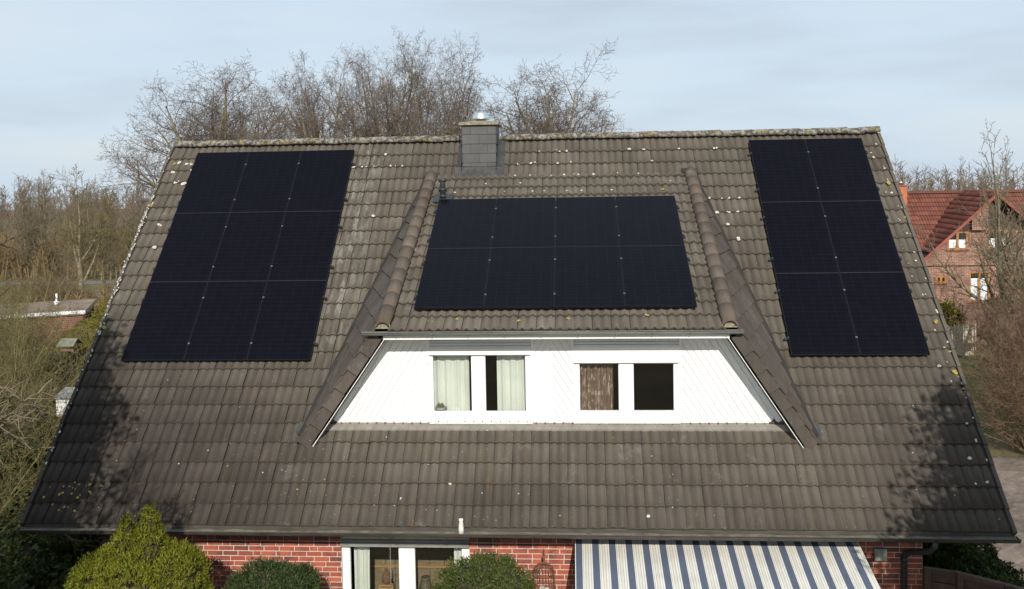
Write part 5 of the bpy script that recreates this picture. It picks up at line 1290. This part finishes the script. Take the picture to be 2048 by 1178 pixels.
SM = [LV(len=.62, seg=6, wig=.05, trop=.06, tap=.35), LV(20, .2, (25, 62), .48, 5, .10, .05, .5, .3, .55), LV(8, .2, (25, 55), .45, 4, .14, .05, .55, .35, .4), LV(6, .15, (25, 60), .5, 3, .15, .03, .65, .4, .3), LV(3, .2, (25, 60), .55, 2, .15, .02, .7, .5, .2)]
small = [tree_proto(40 + i, 8.5, .12, SM, 2, M['bark'], M['twig'], (6, 4, 3, 3, 3), .011) for i in range(4)]
place_tree('small_tree', 'small bare tree, rightmost behind the ridge beside the spreading oak', 'tree', small[0], (9.2, 38, GZ(9.2, 38)), .6, 1.42)
place_tree('small_tree', 'low bare tree whose twig tips just show over the ridge', 'tree', small[1], (11.6, 40, GZ(11.6, 40)), 1.6, 1.22)
place_tree('small_tree', 'bare tree with thin crown between the two oak groups', 'tree', small[2], (-10.9, 42, GZ(-10.9, 42)), 2.6, 1.35)
# birches and pale trunks on the left
BI = [LV(len=.92, seg=8, wig=.03, trop=.08, tap=.2), LV(34, .42, (25, 60), .26, 4, .1, .05, .4, .3, .6), LV(7, .2, (25, 55), .5, 3, .14, .02, .6, .4, .4), LV(5, .2, (25, 60), .55, 2, .15, .0, .7, .5, .3)]
birch = [tree_proto(60 + i, 10.3, .13, BI, 1, M['bark_pale'], M['twig'], (7, 3, 3, 3), .011) for i in range(2)]
FO = [LV(len=.30, seg=4, wig=.05, trop=.05, tap=.8), LV(5, .35, (10, 42), 2.1, 7, .06, .06, .60, .15, .2), LV(18, .10, (25, 60), .36, 4, .12, .04, .45, .3, .5), LV(7, .2, (25, 60), .5, 3, .15, .03, .6, .4, .3), LV(4, .2, (25, 60), .55, 2, .15, .02, .7, .5, .2)]
fork = [tree_proto(70 + i, 9.4, .17, FO, 2, M['bark_pale'], M['twig_olive'], (8, 6, 3, 3, 3), .012) for i in range(2)]
place_tree('forked_tree', 'pale barked forked tree beyond the flat roofed garage', 'tree', fork[0], (-24.4, 38, GZ(-24.4, 38)), .4, 1.02)
place_tree('forked_tree', 'pale barked tree with low olive crown left of the roof verge', 'tree', fork[1], (-19.8, 38, GZ(-19.8, 38)), 2., .86)
for i, (x, y, s_, lab) in enumerate(((-41.8, 60, .90, 'slender birch with pale trunk, leftmost of the birches'), (-39.9, 60, .95, 'slender birch with reddish crown top, second birch from the left'), (-36.9, 62, .82, 'thin leaning birch standing between the reddish birch and the forked tree'), (-33.2, 58, .80, 'thin pale birch close behind the forked tree'))):
    place_tree('birch', lab, 'tree', birch[i % 2], (x, y, GZ(x, y)), i * 1.3, s_, 'birches on the left')
wl = 'bare brown tree in the woodland strip on the left, beyond the road'
for i in range(44):
    x = rng.uniform(-66, -14); y = rng.uniform(52, 86)
    place_tree('bare_tree', wl, 'tree', small[i % 4] if i % 4 else birch[i % 2], (x, y, GZ(x, y)), rng.uniform(0, 6.2), rng.uniform(.62, .98), 'bare trees in the woodland on the left')
for i, (x, y, s_, lab) in enumerate(((-21.3, 45, 1.0, 'dense bare tree standing closest to the left roof verge, under the broad oak'), (-22.9, 47, .95, 'dense bare tree, second from the left roof verge'), (-24.9, 49, 1.02, 'dense bare tree, third from the left roof verge'), (-27.0, 46, .84, 'lower dense bare tree just right of the forked tree crown'))):
    place_tree('bare_tree', lab, 'tree', small[i % 4], (x, y, GZ(x, y)), i, s_, 'dense bare trees below the broad oak')
for i in range(16):
    x = rng.uniform(30, 75); y = rng.uniform(55, 95)
    place_tree('bare_tree', 'bare brown tree far behind the red roofed neighbour house', 'tree', small[i % 3], (x, y, GZ(x, y)), rng.uniform(0, 6.2), rng.uniform(.85, 1.2), 'bare trees beyond the neighbour house')
# far wood: one mass of thin stems and twigs
def far_wood(name, n, xr, yr_, hr, seed, mtl, tw=34, tr_=.025):
    rg = random.Random(seed); pol3 = []; pol2 = []
    for i in range(n):
        x, y, h = rg.uniform(*xr), rg.uniform(*yr_), rg.uniform(*hr); lx, ly2 = rg.gauss(0, .25), rg.gauss(0, .25)
        pol3.append(([(x, y, G), (x + lx, y + ly2, h * .5), (x + lx * 1.6, y + ly2 * 1.6, h)], [.09, .06, .015]))
        for q in range(tw):
            f = rg.uniform(.25, 1); a = rg.uniform(0, 6.28); l = rg.uniform(.5, 1.6) * (1.25 - f) * h * .22 + .3; z = h * f
            px_, py_ = x + lx * f * 1.6, y + ly2 * f * 1.6; e = rg.uniform(.3, 1.2)
            pol2.append(([(px_, py_, z), (px_ + l * math.cos(a) * math.cos(e), py_ + l * math.sin(a) * math.cos(e), z + l * math.sin(e))], [tr_, tr_ * .6]))
    dz = lambda pl: [([(p[0], p[1], p[2] + GZ(p[0], p[1]) - G) for p in pt], r) for pt, r in pl]
    V, F = tubes(dz(pol3), 4); V2, F2 = tubes(dz(pol2), 3)
    return tag(link_mesh(name, arr_mesh(name, np.concatenate([V, V2]), np.concatenate([F, F2 + len(V)]), mtl)), kind='stuff')
far_wood('far_woodland', 1100, (-130, 150), (88, 160), (5.5, 11.0), 5, M['twig_far'], 40, .035)
far_wood('near_undergrowth', 900, (-66, -16), (56, 88), (1.2, 3.8), 6, mat('brown undergrowth twigs', (.135, .090, .046), (.24, .18, .088), .3, .98), 34)
far_wood('bramble_thicket', 460, (-40, -15), (23, 35), (.4, 1.7), 8, mat('reddish olive thicket twigs', (.14, .075, .038), (.25, .19, .075), .35, .98), 30)
far_wood('far_thicket', 700, (-190, 210), (150, 240), (6.0, 11.5), 15, M['twig_far'], 40, .06)
# roads on the left
for y0, y1 in ((42.5, 45.2), (52.8, 55.6)):
    m = MB(); m.add([(-70, y0, GZ(0, y0) + .012), (-8, y0, GZ(0, y0) + .012), (-8, y1, GZ(0, y1) + .012), (-70, y1, GZ(0, y1) + .012)], [(0, 1, 2, 3)]); tag(m.build('road', mat('grey asphalt road', (.13, .125, .125), (.19, .185, .18), 1.5, .9)), kind='structure')
m = MB(); m.add([(-60, 45.6, GZ(0, 45.6) + .008), (-10, 45.6, GZ(0, 45.6) + .008), (-10, 52.4, GZ(0, 52.4) + .008), (-60, 52.4, GZ(0, 52.4) + .008)], [(0, 1, 2, 3)]); tag(m.build('verge_grass', mat('verge grass', (.085, .068, .028), (.14, .115, .045), .5, .95)), kind='structure')
# garage with a flat gravel roof
ga = thing('garage', 'low brick garage with flat gravel roof and white edge trim', 'garage', (-12.9, 18.1, G), None, (0, 0, R(22)))
def gbox(name, mtl, *bs):
    m = MB()
    for q in bs: m.box(*q)
    return m.build(name, mtl, ga, False, False)
gbox('wall', brick_wall_material('garage brick', (.22, .065, .045), (.16, .05, .04), (.28, .23, .19)), (-5.4, -.1, .1, 3.9, 0, 2.2))
gbox('gravel_roof', mat('pinkish roof gravel', (.14, .10, .08), (.27, .20, .155), 2.2, .95, bmp=.03, bscale=25), (-5.5, 0, 0, 4.0, 2.201, 2.37))
gbox('roof_trim', M['white'], (-5.52, .02, -.03, -.001, 2.26, 2.40)); gbox('roof_trim', M['zinc'], (.001, .03, 0, 4.0, 2.25, 2.40))
m = MB(); m.lathe((-1.5, 2.7, 2.37), [(.11, 0), (.11, .16), (.04, .18), (.04, .5), (.03, .5)], 10); m.build('roof_vent', M['white'], ga, True, False)
# clipped olive hedge running away beside the garage
rs = np.random.RandomState(31); hp0, hp1 = Vector((-10.0, 12.0, 0)), Vector((-15.2, 27.5, 0)); dv = (hp1 - hp0); ln_ = dv.length; dv.normalize(); sv = Vector((dv.y, -dv.x, 0)); HWd, HH = .85, 1.9
n = 5200; t = rs.uniform(0, ln_, n); f = rs.rand(n); P = np.empty((n, 3)); Nn = np.zeros((n, 3))
for i in range(n):
    if f[i] < .5: o_, z, nv = rs.uniform(-HWd, HWd), HH + rs.normal(0, .04), (0, 0, 1)
    else: s_ = 1 if f[i] < .78 else -1; o_, z, nv = s_ * HWd + rs.normal(0, .04), rs.uniform(0, HH), tuple(sv * s_)
    p = hp0 + dv * t[i] + sv * o_; P[i] = (p.x, p.y, G + z); Nn[i] = nv
he = thing('hedge', 'long clipped olive green hedge beside the garage near the left verge', 'hedge', tuple(hp0 + Vector((0, 0, G))))
V, F = leaf_arrays(P, Nn, 8, .07, .15, .07, rs, .3); link_mesh('foliage', arr_mesh('foliage', V - np.array(org(he)), F, M['hedge']), he, org(he))
m = MB(); m.prism([hp0 + sv * .72 + Vector((0, 0, G)), hp1 + sv * .72 + Vector((0, 0, G)), hp1 - sv * .72 + Vector((0, 0, G)), hp0 - sv * .72 + Vector((0, 0, G))], (0, 0, 1.78)); m.build('shaded_core', M['shade_core'], he)
# bird feeder and white cupboard
bf = thing('bird_feeder', 'wooden bird feeder house with mossy pitched roof on a post', 'bird feeder', (-7.75, 8, G))
m = MB(); m.tube([(-7.75, 8, G), (-7.75, 8, 2.25)], .045, 6); 
for a in (-.35, .35): m.tube([(-7.75 + a, 8, G), (-7.75, 8, 1.5)], .03, 5)
m.build('post', M['wood_dark'], bf)
m = MB(); m.box(-8.12, -7.38, 7.7, 8.3, 2.25, 2.30); m.box(-8.12, -7.38, 7.7, 7.72, 2.301, 2.38)
for a, b_ in ((-8.08, 7.74), (-7.46, 7.74), (-8.08, 8.22), (-7.46, 8.22)): m.box(a, a + .04, b_, b_ + .04, 2.301, 2.58)
m.build('platform', M['wood_grey'], bf)
for s_ in (-1, 1): m = MB(); m.prism([(-8.22, 8, 2.88), (-7.28, 8, 2.88), (-7.28, 8 + s_ * .5, 2.54), (-8.22, 8 + s_ * .5, 2.54)], (0, 0, .03)); m.build('roof_board', mat('mossy grey roof board', (.11, .12, .085), (.19, .19, .15), 8, .95), bf)
for o_ in list(bf.children):
    pass
bf.scale = (.58, .58, .58); bf.location = (-7.72, 8, 1.07)
m = MB(); m.tube([(-7.75, 8, -2.1), (-7.75, 8, G)], .06, 6); m.build('lower_post', M['wood_dark'], bf)
wc = thing('white_box', 'white metal box with grey sloping lid standing left of the roof verge', 'box', (-5.5, 4.2, G))
m = MB(); m.box(-5.82, -5.2, 4.0, 4.5, 1.50, 1.98); m.build('body', M['white'], wc)
for x in (-5.81, -5.508): m = MB(); m.box(x, x + .298, 3.975, 3.999, 1.53, 1.95); m.build('door', M['white'], wc)
m = MB(); m.prism([(-5.87, 3.93, 1.99), (-5.14, 3.93, 1.99), (-5.14, 4.56, 2.13), (-5.87, 4.56, 2.13)], (0, 0, .03)); m.build('lid', M['zinc'], wc)
for x in (-5.75, -5.3): m = MB(); m.box(x, x + .06, 4.2, 4.26, G, 1.499); m.build('leg', M['zinc'], wc)
# lamp post far left
lp = thing('street_lamp', 'grey street lamp with flat head over the shrubs far left', 'street lamp', (-34.9, 40, G))
m = MB(); m.tube([(-34.9, 40, G), (-34.9, 40, 3.9)], [.06, .04], 8); m.build('pole', M['grey_box'], lp, True)
m = MB(); m.box(-35.3, -34.7, 39.85, 40.15, 3.9, 4.0); m.build('lamp_head', M['pale_stone'], lp)

# tangled shrubs on the left of the house
M['arch'] = mat('olive lit branches', (.13, .11, .040), (.25, .215, .095), 2.0, .95)
TW = lambda n0: [LV(len=.06, seg=1, wig=.0, trop=0, tap=1), LV(n0, .0, (8, 62), 13., 7, .075, .030, .32, .18, .1), LV(9, .12, (20, 55), .34, 4, .14, .03, .55, .3, .4), LV(6, .15, (25, 60), .5, 3, .16, .02, .65, .4, .3), LV(3, .2, (25, 60), .55, 2, .16, .02, .7, .5, .2)]
def shrub_proto(seed, H, n0, mt, mc): return tree_proto(seed, H, .07, TW(n0), 2, mt, mc, (5, 5, 3, 3, 3), .0055)
so = [shrub_proto(80 + i, 5, 24, M['twig_olive'], M['twig_olive']) for i in range(2)]
ARC = [LV(len=.06, seg=1, wig=.0, trop=0, tap=1), LV(11, .0, (15, 66), 15., 9, .085, -.004, .42, .16, .1), LV(7, .2, (22, 60), .36, 5, .13, .0, .5, .3, .4), LV(4, .2, (25, 60), .5, 3, .16, .0, .65, .4, .3), LV(2, .2, (25, 60), .5, 2, .16, .02, .75, .5, .2)]
arc = [tree_proto(84 + i, 5, .055, ARC, 2, M['arch'], M['arch'], (5, 5, 3, 3, 3), .0055) for i in range(2)]
sr = [shrub_proto(90 + i, 5, 34, M['twig_red'], M['twig_red']) for i in range(2)]
for i, (x, y, s_, lab) in enumerate(((-4.5, -2.9, .66, 'olive brown bare shrub reaching its branches over the lower left roof edge'), (-5.4, .6, .80, 'tangled olive shrub beside the ivy, left of the white cupboard'), (-7.6, 3.2, .95, 'big tangled bare shrub with arching branches at the left picture edge'), (-9.4, 8.2, 1.05, 'tall bare shrub with arching olive branches before the garage'), (-12.6, 10.5, 1.05, 'bare olive shrub half hiding the garage roof'), (-15.4, 15.5, .9, 'bare shrub with brown tips left of the garage'), (-6.0, 6.6, .62, 'low bare shrub under the bird feeder'))):
    place_tree('bare_shrub', lab, 'shrub', so[i % 2], (x, y, G), i * 1.1, s_, 'bare shrubs left of the house')
for i, (x, y, s_, lab) in enumerate(((-4.3, -2.2, .78, 'sparse arching shrub, its thin branches crossing the lower left verge'), (-5.9, 1.8, .95, 'sparse arching shrub left of the white box'), (-8.2, 5.2, 1.1, 'tall sparse shrub with long arching branches in front of the bird feeder'), (-10.6, 9.6, 1.15, 'sparse arching shrub whose branches cross the garage roof'))):
    place_tree('arching_shrub', lab, 'shrub', arc[i % 2], (x, y, G), .5 + i * 1.9, s_, 'arching shrubs left of the house')
for i in range(14):
    place_tree('bare_shrub', 'brown bare shrub in the gardens beyond the garage', 'shrub', (so + sr)[i % 4], (rng.uniform(-34, -18), rng.uniform(23, 34), G), rng.uniform(0, 6), rng.uniform(.45, .8), 'brown shrubs beyond the garage')
evergreen('ivy_bush', 'ivy covered stump with glossy green leaves under the white cupboard', 'ivy', (-4.7, 1.4, G), [(-4.7, 1.4, .6, .9, .9, 1.2), (-5.5, 1.9, .5, .8, .8, 1.0), (-4.2, .4, .3, .7, .8, .8)], 1500, 8, .09, .12, .09, M['ivy'], 17, .2, .12, stray=120)
evergreen('ivy_bush', 'dark ivy mound widened to stand in for shade in the lower left corner', 'ivy', (-4.9, -1.6, G), [(-4.9, -1.6, .0, 1.1, 1.0, .9), (-6.4, -.2, .1, 1.0, 1.0, .9), (-3.3, -2.4, .0, 1.2, 1.0, 1.0), (-2.3, -3.9, .0, 1.1, .9, .8), (-3.2, -.6, .0, .9, .9, .8)], 2600, 8, .09, .12, .09, M['dark_green'], 18, .2, .12, stray=120)  # dark bushes added over the lower left ground in place of its shade
evergreen('ivy_bush', 'olive evergreen bush behind the bird feeder', 'shrub', (-9.0, 10.5, G), [(-9.0, 10.6, .5, 1.1, 1.0, 1.2), (-10.4, 9.2, .4, 1.0, 1.0, 1.1)], 1300, 8, .09, .13, .08, M['dark_green'], 19, .2, .12, stray=100)
evergreen('shade_hedge', 'unseen dark evergreen hedge added to shade the ground left of the house', 'hedge', (-2.2, -6.6, G), [(-1.2, -6.6, 1.0, 1.0, .8, 1.7), (-2.6, -6.5, 1.0, 1.1, .8, 1.9), (-4.2, -6.4, 1.0, 1.1, .8, 1.8)], 1500, 8, .1, .15, .06, M['dark_green'], 28, .3, .1)  # added out of view to darken the lower left ground
evergreen('shade_clump', 'unseen leaf clump added in the front left garden tree to thicken its shade', 'ivy', (-.1, -10.6, 4), [(-.1, -10.6, 5.3, .9, .8, .9), (.3, -10.6, 6.4, .8, .8, .9), (.35, -10.6, 7.6, .7, .7, 1.0), (.3, -10.6, 8.9, .5, .6, .8), (-.7, -10.6, 7.0, .8, .8, 1.2), (-.5, -10.6, 8.4, .7, .7, .9), (.3, -10.5, 4.6, .6, .7, .6)], 1250, 6, .13, .17, .10, M['dark_green'], 29, .2, .16, trunk=False, stray=60)  # leaf mass added out of view to deepen shade on the left eave
evergreen('laurel_bush', 'dark laurel bush under the bare branches left of the white box', 'shrub', (-7.2, 3.6, G), [(-7.2, 3.6, .7, 1.0, .9, 1.1), (-8.3, 3.2, .5, .9, .9, .9)], 1100, 8, .09, .13, .07, M['dark_green'], 41, .2, .14, stray=90)
evergreen('laurel_bush', 'dark laurel bush in front of the hedge, behind the white box', 'shrub', (-7.0, 7.2, G), [(-6.9, 7.2, .5, .8, .8, .9), (-7.6, 6.6, .4, .7, .7, .8)], 900, 8, .09, .13, .07, M['dark_green'], 42, .2, .14, stray=90)
evergreen('laurel_bush', 'dark laurel bush at the left picture edge below the garage', 'shrub', (-10.8, 7.4, G), [(-10.8, 7.4, .7, 1.2, 1.0, 1.2), (-12.0, 8.2, .7, 1.0, 1.0, 1.1)], 1100, 8, .1, .14, .08, M['dark_green'], 43, .2, .14, stray=90)
evergreen('laurel_bush', 'dark laurel bush close against the garage front wall', 'shrub', (-13.6, 14.2, G), [(-13.4, 14.2, .5, 1.1, .9, 1.1), (-14.9, 13.6, .6, 1.1, .9, 1.1)], 900, 8, .1, .15, .08, M['dark_green'], 44, .2, .14, stray=90)
# reddish shrubs and bare trees on the right
for i, (x, y, s_, lab) in enumerate(((20.5, 6.3, .80, 'dense reddish brown bare shrub beside the paved path'), (22.5, 9.4, .98, 'tall reddish bare shrub at the right picture edge'), (23.6, 11.6, .62, 'reddish bare shrub at the edge of the lawn'), (24.4, 12.2, .95, 'rusty bare shrub in front of the pale barked tree'), (22.3, 6.6, 1.0, 'reddish bare shrub farthest right above the paving'))):
    place_tree('red_shrub', lab, 'shrub', sr[i % 2], (x, y, G), i * 1.7, s_, 'reddish shrubs on the right')
PO = [LV(len=.30, seg=5, wig=.07, trop=.05, tap=.8), LV(8, .45, (14, 66), 2.1, 9, .075, .07, .46, .2, .2), LV(12, .25, (20, 50), .36, 5, .08, .07, .5, .25, .5), LV(5, .25, (20, 50), .45, 4, .10, .05, .6, .35, .4), LV(3, .3, (25, 55), .4, 2, .12, .03, .7, .5, .3)]
M['pollard'] = mat('pollard bark', (.10, .085, .05), (.22, .185, .12), 4, .95)
po = [tree_proto(101 + i, 8.8, .19, PO, 2, M['pollard'], M['twig'], (8, 6, 4, 3, 3), .0095) for i in range(2)]
place_tree('pollard_tree', 'bare pale barked tree with long whippy branches before the neighbour house', 'tree', po[0], (24.6, 16.6, G), .3, 1.12)
place_tree('pollard_tree', 'bare thin branched tree at the far right edge by the reddish shrubs', 'tree', po[1], (26.9, 18.4, G), 2.2, 1.12)
place_tree('pollard_tree', 'slender bare tree with fine upright twigs, right of the pale barked tree', 'tree', po[1], (25.6, 14.6, G), 4.1, 1.0)
place_tree('pollard_tree', 'low spreading bare tree in front of the gable of the neighbour house', 'tree', po[0], (27.6, 21.0, G), 1.9, .86)
# two trees beside the viewpoint whose shade lies on the eaves
place_tree('garden_tree', 'bare garden tree whose shade lies on the lower left roof corner', 'tree', tree_proto(121, 8.2, .20, [LV(len=.42, seg=4, wig=.05, trop=.05, tap=.8), LV(7, .45, (20, 70), 1.25, 6, .1, .05, .6, .3, .3), LV(9, .15, (22, 55), .5, 5, .13, .04, .6, .3, .4), LV(8, .15, (25, 60), .5, 4, .14, .03, .6, .4, .35), LV(5, .2, (25, 60), .55, 2, .15, .02, .75, .5, .2)], 2, M['bark'], M['twig'], (8, 6, 4, 3, 3), .009), (-.75, -10.6, G), 1.0, (.95, .95, 1.22))
evergreen('garden_conifer', 'dense evergreen whose shade lies on the lower right roof corner', 'conifer', (15.4, -10.9, G), [(15.5, -10.8, 5.2, 1.5, 1.4, 1.6), (15.2, -11.2, 4.2, 1.55, 1.4, 1.6), (15.4, -10.6, 6.6, .85, .85, 1.3), (14.6, -11.2, 5.4, .9, .8, .7)], 1500, 8, .12, .2, .07, M['dark_green'], 20, .3, .14, stray=150)
